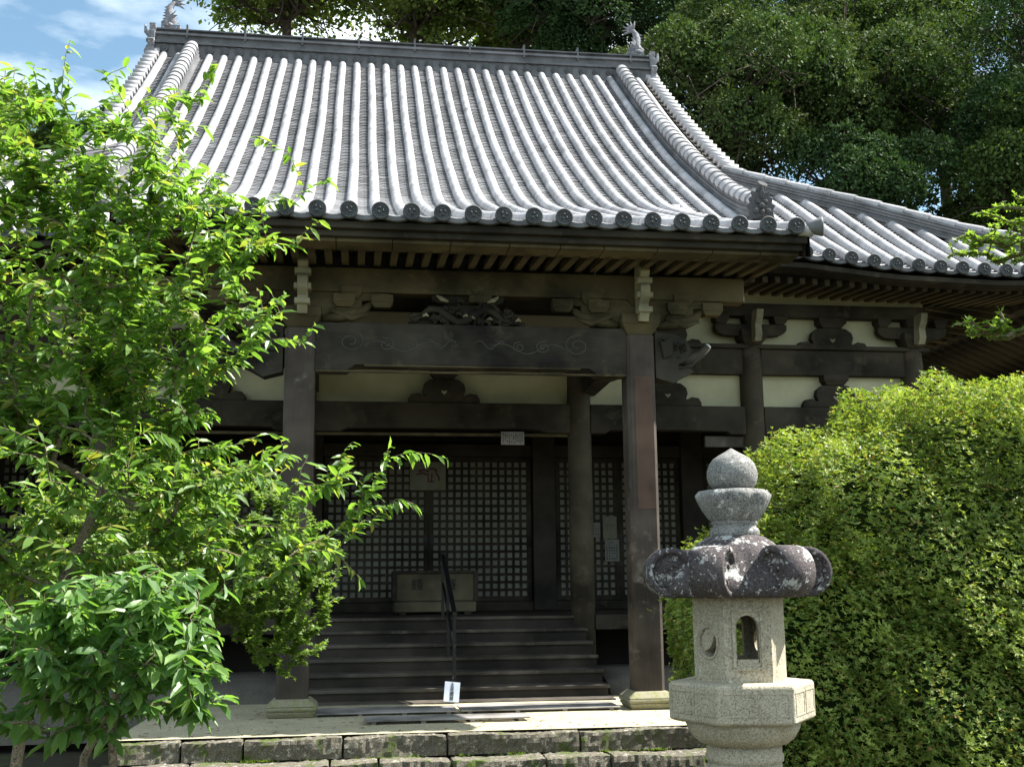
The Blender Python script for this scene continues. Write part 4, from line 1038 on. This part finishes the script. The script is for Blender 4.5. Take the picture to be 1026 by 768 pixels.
def grow(root, name, trunkpath, r0_, tips, leafmat_, leaf_len, leaf_w, per, spray=.32, bark=BARK, V=LEAF_V, Fc=LF8, droop=.35, sway=.12, minr=.0022, thin=1.0, jumpy=.35):
    """skeleton from trunk path to every tip; leaves along last part of each twig"""
    nodes_ = [np.array(p, float) for p in trunkpath]; par = [-1]+list(range(len(trunkpath)-1)); 
    tips = sorted(tips, key=lambda t: np.linalg.norm(np.array(t)-nodes_[len(trunkpath)//2]))
    ends = []
    for t in tips:
        t = np.array(t, float); A = np.array(nodes_); dist = np.linalg.norm(A-t, axis=1)+.55*np.maximum(0, A[:, 2]-t[2]+.05)*1.6
        j = int(np.argmin(dist)); a = nodes_[j]; L_ = np.linalg.norm(t-a); k = max(2, int(L_/.14)); prev = j
        bend = rng.normal(size=3)*sway*L_; bend[2] = abs(bend[2])*.6+.06*L_
        for i in range(1, k+1):
            s_ = i/k; p = a+(t-a)*s_+bend*sin(pi*s_)*.6; nodes_.append(p); par.append(prev); prev = len(nodes_)-1
        ends.append((prev, j))
    n_ = len(nodes_); cnt = np.zeros(n_)
    for e, _ in ends: cnt[e] += 1
    for i in range(n_-1, 0, -1):
        if par[i] >= 0: cnt[par[i]] += cnt[i]
    rad = np.maximum(minr, r0_*(np.maximum(cnt, 1)/cnt[0])**.42*thin) if cnt[0] else np.full(n_, minr)
    rad[0] = r0_
    # chains
    kids = [[] for _ in range(n_)]
    for i in range(1, n_): kids[par[i]].append(i)
    tr = MB(); stack = [(0, None)]
    chains = []
    def walk(i0, start):
        chain = [start] if start is not None else []; i = i0
        while True:
            chain.append(i)
            if not kids[i]: break
            ks = sorted(kids[i], key=lambda q: -cnt[q])
            for o_ in ks[1:]: stack.append((o_, i))
            i = ks[0]
        chains.append(chain)
    while stack:
        a, b = stack.pop(); walk(a, b)
    for c in chains:
        rs = [float(rad[i]) for i in c]
        if len(rs) > 1: rs[0] = min(rs[0], rs[1]*1.15)
        tr.tube([nodes_[i] for i in c], rs, 7 if max(rs) > .012 else 4, cap=False)
    loc = np.array(root.location)
    tr.v = [(v[0]-loc[0], v[1]-loc[1], v[2]-loc[2]) for v in tr.v]
    tr.build('trunk', bark, root)
    P_, D_, N_, L2, W2 = [], [], [], [], []
    up_ = np.array([0, 0, 1.])
    for e, j in ends:
        path = [e]; s_ = 0
        while par[path[-1]] >= 0 and s_ < spray:
            q = par[path[-1]]; s_ += np.linalg.norm(nodes_[q]-nodes_[path[-1]]); path.append(q)
        pts = np.array([nodes_[q] for q in path]); cum = np.concatenate([[0], np.cumsum(np.linalg.norm(np.diff(pts, axis=0), axis=1))])
        tw = pts[0]-pts[min(2, len(pts)-1)]; tw /= np.linalg.norm(tw)+1e-9; side = np.cross(tw, up_); side /= np.linalg.norm(side)+1e-9
        m_ = rng.integers(int(per*.7), int(per*1.3)+1)
        for q in range(m_):
            u = (q/m_)**1.2*min(spray, cum[-1]); p = np.array([np.interp(u, cum, pts[:, c]) for c in range(3)])
            sg = 1 if q % 2 else -1
            d = tw*rng.uniform(.25, .9)+side*sg*rng.uniform(.3, 1.0)+rng.normal(size=3)*jumpy*.6; d[2] -= droop*rng.uniform(.3, 1.5)
            nn = up_+rng.normal(size=3)*jumpy+np.array([.25, -.15, 0])
            l_ = leaf_len*rng.uniform(.6, 1.15); P_.append(p); D_.append(d); N_.append(nn); L2.append(l_); W2.append(l_*leaf_w*rng.uniform(.85, 1.15))
    V2, F2 = place_leaves(np.array(P_)-loc, np.array(D_), np.array(N_), np.array(L2), np.array(W2), V, Fc)
    npmesh('crown', V2, F2, leafmat_, root, smooth=False)
    return len(P_)
# cherry (tall, behind)
ch = empty('cherry_tree', (-1.95, 7.0, -.5), 'tall leafy cherry tree hiding the left side of the temple roof', 'tree')
ells = [(-2.35, 7.0, 3.2, 1.35, .9, 1.05), (-1.2, 6.9, 3.25, .6, .6, .95), (-.80, 6.8, 3.15, .42, .4, .48), (-1.9, 7.0, 2.0, 1.25, .9, .95), (-.50, 6.9, 1.90, .72, .45, .48), (-2.1, 7, 4.1, .62, .5, .48), (-1.35, 6.9, 4.15, .42, .45, .52), (-2.25, 7, 4.3, .6, .4, .42), (-.62, 6.85, 3.72, .36, .3, .25)]
tips = rand_in(ells, 2250)
tips += [(-.2, 6.9, 3.99), (-.25, 6.8, 3.68), (-.95, 6.9, 4.72), (-1.02, 6.9, 4.5), (-1.83, 6.9, 4.84), (-1.86, 6.9, 4.62), (-.33, 6.8, 2.9), (-.26, 6.8, 3.02), (-.45, 6.9, 4.15), (-2.15, 6.9, 4.62), (-2.0, 6.9, 4.5), (-.66, 6.9, 4.25),
         (.56, 6.9, 2.2), (.36, 6.9, 2.24), (.2, 6.9, 2.27), (.25, 6.9, 1.95), (.36, 6.9, 1.92), (.05, 6.9, 2.05), (.04, 6.9, 1.47), (.15, 6.9, 2.1), (-.02, 6.9, 2.3), (.1, 6.9, 1.82)]
trunkp = [(-1.95, 7, -.55), (-1.93, 7, 0), (-1.88, 7.02, .7), (-1.72, 7.0, 1.4), (-1.5, 6.98, 2.0), (-1.28, 6.95, 2.6), (-1.1, 6.9, 3.2), (-1.0, 6.9, 3.7)]
grow(ch, 'cherry', trunkp, .034, tips, CHERRY, .105, .42, 11, spray=.27, droop=.5)
# young cherry (near)
yc = empty('cherry_sapling', (-.9, 4.8, -.5), 'young cherry sapling with slender pale trunk and large drooping leaves at lower left', 'tree')
ells = [(-1.0, 4.8, 1.26, .46, .32, .22), (-1.38, 4.85, 1.10, .45, .3, .32), (-.72, 4.75, 1.10, .26, .2, .17)]
tips = rand_in(ells+[(-.85, 4.8, 1.42, .4, .3, .14)], 240)+[(-.5, 4.75, 1.0), (-.52, 4.7, 1.12), (-.6, 4.75, .93), (-1.45, 4.8, .80), (-.95, 4.7, .98)]
grow(yc, 'sapling', [(-.905, 4.8, -.52), (-.91, 4.8, .1), (-.915, 4.8, .6), (-.95, 4.8, .88), (-.99, 4.8, 1.0), (-1.0, 4.82, 1.2)], .024, tips, CHERRYN, .105, .42, 10, spray=.22, droop=.7, thin=.7)
# maple behind
mpv = np.array([(0, 0, 0), (.35, .30, 0), (.55, .62, 0), (.6, .2, 0), (1, 0, -.05), (.6, -.2, 0), (.55, -.62, 0), (.35, -.30, 0)])
mpf = np.array([(0, 1, 3), (1, 2, 3), (0, 3, 5), (3, 4, 5), (0, 5, 7), (5, 6, 7)])
mt = empty('maple_tree', (-2.0, 9.0, -.5), 'small fine-leaved maple behind the cherry, spreading over the left porch pillar base', 'tree')
ells = [(-.95, 8.6, 1.75, .72, .5, .62), (-.55, 8.5, 1.35, .42, .4, .42), (-.34, 8.45, 1.55, .30, .3, .38), (-.5, 8.4, 1.1, .34, .3, .28), (-1.8, 8.8, 1.5, .9, .5, .8)]
tips = rand_in(ells, 1500)+[(-.2, 8.5, 1.02), (-.28, 8.5, .95), (-.1, 8.5, 1.35), (-.42, 8.5, .78)]
grow(mt, 'maple', [(-2.0, 9.0, -.55), (-1.95, 8.95, .2), (-1.6, 8.8, .9), (-1.1, 8.6, 1.4)], .03, tips, MAPLE, .055, .8, 22, spray=.3, droop=.25, V=mpv, Fc=mpf)
# maple reaching in from the right
m2 = empty('maple_tree', (7.1, 7.4, -.5), 'maple reaching light green layered sprays in from the right edge beside the eaves', 'tree')
tips = []
for (c, r_, n_) in (((4.78, 7.2, 3.84), (.5, .35, .09), 60), ((5.0, 7.3, 4.12), (.42, .3, .06), 34), ((4.80, 7.2, 3.20), (.5, .3, .07), 50), ((5.2, 7.3, 3.38), (.35, .3, .12), 30), ((6.6, 7.5, 4.3), (1.0, .9, .7), 60)):
    tips += [tuple(np.array(c)+rng.uniform(-1, 1, 3)*np.array(r_)) for _ in range(n_)]
tips += [(4.18, 7.1, 3.80), (4.3, 7.1, 3.84), (4.12, 7.1, 3.18), (4.25, 7.1, 3.22)]
grow(m2, 'maple', [(7.1, 7.4, -.55), (7.05, 7.4, 1.0), (6.9, 7.4, 2.2), (6.6, 7.4, 3.2), (6.3, 7.4, 3.8)], .07, tips, MAPLE, .058, .8, 24, spray=.34, droop=.12, V=mpv, Fc=mpf, sway=.05)

# azalea bush
def bush(root, ells, nros, m, rl=.036, seed=1):
    g_ = np.random.default_rng(seed); P_, D_, N_, L2, W2 = [], [], [], [], []; loc = np.array(root.location)
    area = np.array([(e[3]*e[4]+e[4]*e[5]+e[3]*e[5]) for e in ells]); pr_ = area/area.sum(); E_ = [(np.array(e[:3]), np.array(e[3:6])) for e in ells]
    def lump(v): return 1+.045*sin(6*v[0]+3*v[2])+.04*sin(7*v[1]-4*v[2]+1)+.022*sin(13*v[0]-11*v[1]+8*v[2])+.012*sin(31*v[0]+9*v[1])*sin(29*v[2]+5*v[1])
    cnt = 0
    while cnt < nros:
        i = g_.choice(len(ells), p=pr_); v = g_.normal(size=3); v /= np.linalg.norm(v)
        if v[2] < -.45 or (v[1] > .35): continue
        dep = 1+.012*g_.normal()-abs(g_.normal())*.05; c, r_ = E_[i]; p = c+v*r_*lump(v*2)*dep
        inside = False
        for j, (c2, r2) in enumerate(E_):
            if j != i and np.sum(((p-c2)/r2)**2) < .78: inside = True; break
        if inside or p[2] < -.45: continue
        nrm = v/r_; nrm /= np.linalg.norm(nrm); ax = nrm*.55+np.array([.35, 0, .75])+g_.normal(size=3)*.4; ax /= np.linalg.norm(ax)
        t1 = np.cross(ax, [0.3, .9, .1]); t1 /= np.linalg.norm(t1); t2 = np.cross(ax, t1); k = g_.integers(4, 9); ph = g_.uniform(0, 6.3)
        for q in range(k):
            a = ph+2*pi*q/k+g_.normal()*.3; rad_ = t1*cos(a)+t2*sin(a); l_ = rl*g_.uniform(.5, 1.35)
            P_.append(p); D_.append(rad_+ax*g_.uniform(.2, .8)); N_.append(ax-rad_*.4); L2.append(l_); W2.append(l_*g_.uniform(.36, .5))
        cnt += 1
    V2, F2 = place_leaves(np.array(P_)-loc, np.array(D_), np.array(N_), np.array(L2), np.array(W2), LV6, LF6)
    npmesh('foliage', V2, F2, m, root)
    tw = MB(); base = np.array([ells[0][0], ells[0][1], -.5])
    for i in range(240):
        c, r_ = E_[g_.integers(len(E_))]; v = g_.normal(size=3); v /= np.linalg.norm(v); v[1] = -abs(v[1]); v[2] = v[2]*.6+.1; p = c+v*r_*.97
        b = np.array([c[0]+.35*(p[0]-c[0]), c[1]+.35*(p[1]-c[1]), max(-.5, p[2]-.9)]); m_ = (p+b)/2+g_.normal(size=3)*.08; mm2 = (p+m_)/2+g_.normal(size=3)*.04
        tw.tube([b-loc, m_-loc, mm2-loc, p-loc], [.012, .008, .005, .002], 5, cap=False)
    tw.build('branches', BARK, root)
bz = empty('azalea_bush', (3.9, 8.0, -.5), 'large clipped azalea bush with small yellow-green leaves behind the stone lantern', 'bush')
bush(bz, [(5.35, 8.9, 1.05, 2.65, 2.2, 2.02), (4.6, 7.7, .25, 1.6, 1.2, 1.25), (3.5, 8.0, .55, .95, .95, 1.2), (6.0, 7.3, .85, 1.1, 1.0, 1.12), (3.05, 8.3, 1.0, .68, .7, .9)], 80000, AZ, rl=.029)
# solid near-black core painted as inner shade, so the bush reads dense
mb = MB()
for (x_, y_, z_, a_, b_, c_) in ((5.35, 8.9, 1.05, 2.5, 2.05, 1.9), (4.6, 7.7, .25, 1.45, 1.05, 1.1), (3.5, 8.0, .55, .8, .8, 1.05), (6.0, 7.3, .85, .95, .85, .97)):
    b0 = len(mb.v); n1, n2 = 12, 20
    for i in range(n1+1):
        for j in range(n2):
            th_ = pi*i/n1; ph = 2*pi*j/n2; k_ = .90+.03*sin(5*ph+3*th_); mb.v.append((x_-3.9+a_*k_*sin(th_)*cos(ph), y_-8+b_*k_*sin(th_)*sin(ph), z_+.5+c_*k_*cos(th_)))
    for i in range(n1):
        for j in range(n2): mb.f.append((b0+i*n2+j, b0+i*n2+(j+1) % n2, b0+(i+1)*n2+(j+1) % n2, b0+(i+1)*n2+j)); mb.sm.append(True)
mb.build('shade_core', leafmat('core_shade', [(.012, .02, .006), (.02, .03, .01)], 0, rough=1, spec=0), bz)

# background trees
def bigtree(x, y, zc, r_, h, m, label, nl, nleaf, size=.135, group='trees behind the temple', opened=False, rz=None, trunk_r=.35):
    nl = int(nl*1.35) if not opened else int(nl*1.3); nleaf = int(nleaf*2.9)
    root = empty('evergreen_tree' if not opened else 'open_tree', (x, y, -.5), label, 'tree', group)
    rz = rz or r_*h; lobes = []
    for i in range(nl):
        v = rng.normal(size=3); v /= np.linalg.norm(v); v[2] = v[2]*.9+.05; q = rng.uniform(.45, .86)
        lobes.append((x+v[0]*r_*q, y+v[1]*r_*q, zc+v[2]*rz*q, r_*rng.uniform(.30, .46)))
    tr = MB(); tr.tube([(0, 0, -.05), (.1, 0, (zc-rz+.5)*.5), (-.1, .1, zc-rz*.5+.5), (.1, 0, zc+.5+rz*.4)], [trunk_r, trunk_r*.8, trunk_r*.6, trunk_r*.15], 10)
    for (lx, ly, lz, lr) in lobes:
        zs_ = zc-rz*.6+rng.uniform(0, .8)*rz; st_ = np.array([0, 0, min(zs_, lz-.2)+.5]); en = np.array([lx-x, ly-y, lz+.5]); md = (st_+en)/2+rng.normal(size=3)*.2+np.array([0, 0, -.2])
        tr.tube([st_, md, en], [trunk_r*.34, trunk_r*.22, trunk_r*.07], 6, cap=False)
        for _ in range(4):
            e2 = en+rng.normal(size=3)*lr*.7; tr.tube([md*.4+en*.6, (en+e2)/2+rng.normal(size=3)*.1, e2], [trunk_r*.1, trunk_r*.07, .012], 4, cap=False)
    tr.build('trunk', BARKD, root)
    A = np.array([l[3]**2 for l in lobes]); idx = rng.choice(len(lobes), nleaf, p=A/A.sum()); Lb = np.array(lobes)[idx]
    v = rng.normal(size=(nleaf, 3)); v /= np.linalg.norm(v, axis=1)[:, None]; v[:, 2] = np.where(v[:, 2] < -.5, -v[:, 2], v[:, 2])
    flip = rng.uniform(size=nleaf) < .6; v[:, 1] = np.where(flip, -abs(v[:, 1]), v[:, 1])
    lum = 1+.16*np.sin(9*v[:, 0]+idx)*np.sin(8*v[:, 2]+2*idx)+.1*np.sin(21*v[:, 0]+3*idx)*np.sin(19*v[:, 2]+idx)
    rr_ = Lb[:, 3]*lum*(1-np.abs(rng.normal(size=nleaf))*(.07 if not opened else .25)); P_ = Lb[:, :3]+v*rr_[:, None]*np.array([1, 1, .85])-np.array([x, y, -.5])
    dd = v*.6+rng.normal(size=(nleaf, 3))*.6; nn = v+rng.normal(size=(nleaf, 3))*.5+np.array([.15, 0, .25]); l_ = size*rng.uniform(.6, 1.3, nleaf)
    V2, F2 = place_leaves(P_, dd, nn, l_, l_*.62, LQ, LQF); npmesh('crown', V2, F2, m, root)
    return root
T = [
 (12.0, 33, 16.4, 3.7, 1.15, EV1, 'brownish green evergreen with rounded crown, just right of the ridge end behind the roof', 26, 22000),
 (16.8, 34.5, 18.2, 3.6, 1.2, EV1, 'tall broad evergreen standing behind the middle of the right hip ridge', 26, 20000),
 (22.3, 32, 16.4, 3.7, 1.25, EV2, 'dense green evergreen at the right edge of the view above the eaves', 26, 22000),
 (8.4, 37, 21.8, 3.3, 1.1, EV2, 'dark evergreen whose crown rises over the right end of the main ridge', 22, 16000),
 (13.6, 39, 23.5, 3.8, 1.1, EV2, 'dark evergreen filling the sky above and behind the brownish green one', 22, 16000),
 (20.0, 39, 23.5, 4.2, 1.1, EV2, 'deep green evergreen in the back row near the top right corner', 22, 18000),
 (27.5, 37, 21, 4.2, 1.3, EV1, 'evergreen in the back row cut by the right edge of the view', 22, 12000),
 (15.6, 31.5, 13.0, 2.5, 1.0, EV2, 'low shaded evergreen close behind the hip ridge, beneath the tall broad one', 18, 11000),
 (20.0, 31, 13.2, 2.7, 1.1, EV4, 'lighter mid green evergreen rising directly over the lower end of the hip ridge', 20, 14000),
 (11.2, 35, 13.6, 2.6, 1.1, EV2, 'low dark evergreen hidden partly by the gable verge tiles', 18, 9000),
 (19.2, 36.5, 18.6, 3.6, 1.2, EV4, 'mid green evergreen closing the gap between the tall broad tree and the right edge', 22, 15000),
 (24.0, 41, 23.5, 4.6, 1.2, EV2, 'far dark evergreen behind the others in the top right corner', 22, 14000),
 (24.5, 30, 12.5, 2.8, 1.1, EV1, 'low evergreen behind the maple sprays at the right edge', 16, 8000)]
for (x, y, zc, r_, h, m, lab, nl, nf) in T: bigtree(x, y, zc, r_, h, m, lab, nl, nf)
for (x, y, zc, r_, h, m, lab, nl, nf) in [
 (-2.6, 38, 22.6, 3.4, .62, EV3, 'open-crowned tree above the left end of the main ridge with sky showing through', 22, 6500),
 (2.0, 38.5, 22.6, 3.3, .62, EV3, 'open-crowned tree with dark bare limbs above the middle of the ridge', 22, 6500),
 (6.0, 39, 22.4, 2.9, .72, EV3, 'light green open-crowned tree above the ridge, beside the dark evergreens', 20, 6500),
 (-12.2, 38, 15.6, 3.4, .95, EV3, 'distant rounded tree low behind the cherry at the left edge', 18, 9000),
 (-8.0, 37, 15.3, 2.3, 1.0, EV4, 'small dark distant tree just left of the left ridge end', 16, 7000)]:
    bigtree(x, y, zc, r_, h, m, lab, nl, nf, size=.2, opened=True, trunk_r=.28)
# slim stake behind the lantern and the leaning pole by the sapling
mb = MB(); mb.tube([(0, 0, -.05), (.01, 0, .6), (.0, .0, 1.25)], [.013, .013, .012], 8)
o = mb.build('stake', BARK); o.location = (2.18, 5.9, -.5); tag(o, 'thin wooden stake standing behind the stone lantern shaft', 'stake')
mb = MB(); mb.tube([(0, 0, -.02), (-.42, .2, .75)], [.018, .016], 8)
o = mb.build('leaning_pole', BARKD); o.location = (-.95, 7.3, -.5); tag(o, 'dark pole leaning behind the cherry sapling trunk', 'pole')

# neighbouring hall at the right: underside of its sloping eaves and its dark wall
ax = empty('annex_hall', (15.5, 24, -.5), 'dark neighbouring timber building seen under the eaves at the right edge', 'building')
mb = MB(); mb.prism([(-3, 8.4), (6.5, 4.2), (6.5, 4.35), (-3, 8.6)], (0, 0, 0), (1, 0, 0), (0, 0, 1), 7.0); mb.build('roof', TILED, ax)
m0 = None
for i in range(20):
    if m0 is None:
        mb = MB(); mb.bar((-2.9, 0, 8.28), (6.4, 0, 4.17), .12, .14); m0 = mb.build('rafter', WR, ax); o = m0
    else: o = dupo(m0, ax)
    o.location = (0, -3.4+i*.35, 0)
mb = MB(); mb.prism([(-2.85, 0), (6, 0), (6, 4.3), (-2.85, 8.2)], (0, 3.3, 0), (1, 0, 0), (0, 0, 1), .2); mb.build('wall', DARK, ax)
mb = MB(); [mb.box(-2.8+q*2-.15, -2.8+q*2+.15, 3.0, 3.19, 0, 4.4) for q in range(1)]; mb.build('post', W, ax)

r = random.Random(9); mb = MB()
for i in range(260):
    x = r.uniform(-2.1, 3.6); y = r.uniform(11.5, 13.9); a = r.uniform(0, 6.3); l = r.uniform(.015, .04); z = .006
    c_, s_ = cos(a)*l, sin(a)*l; mb.add([(x-c_, y-s_, z), (x+s_*.35, y-c_*.35, z+.006), (x+c_, y+s_, z+.002), (x-s_*.35, y+c_*.35, z+.005)], [(0, 1, 2, 3)])
tag(mb.build('fallen_leaves', leafmat('dry_leaf', [(.16, .10, .04), (.22, .17, .06), (.12, .13, .04)], .1, rough=.8)), 'scattered dry leaves on the paved terrace in front of the stairs', 'leaf litter', kind='stuff')
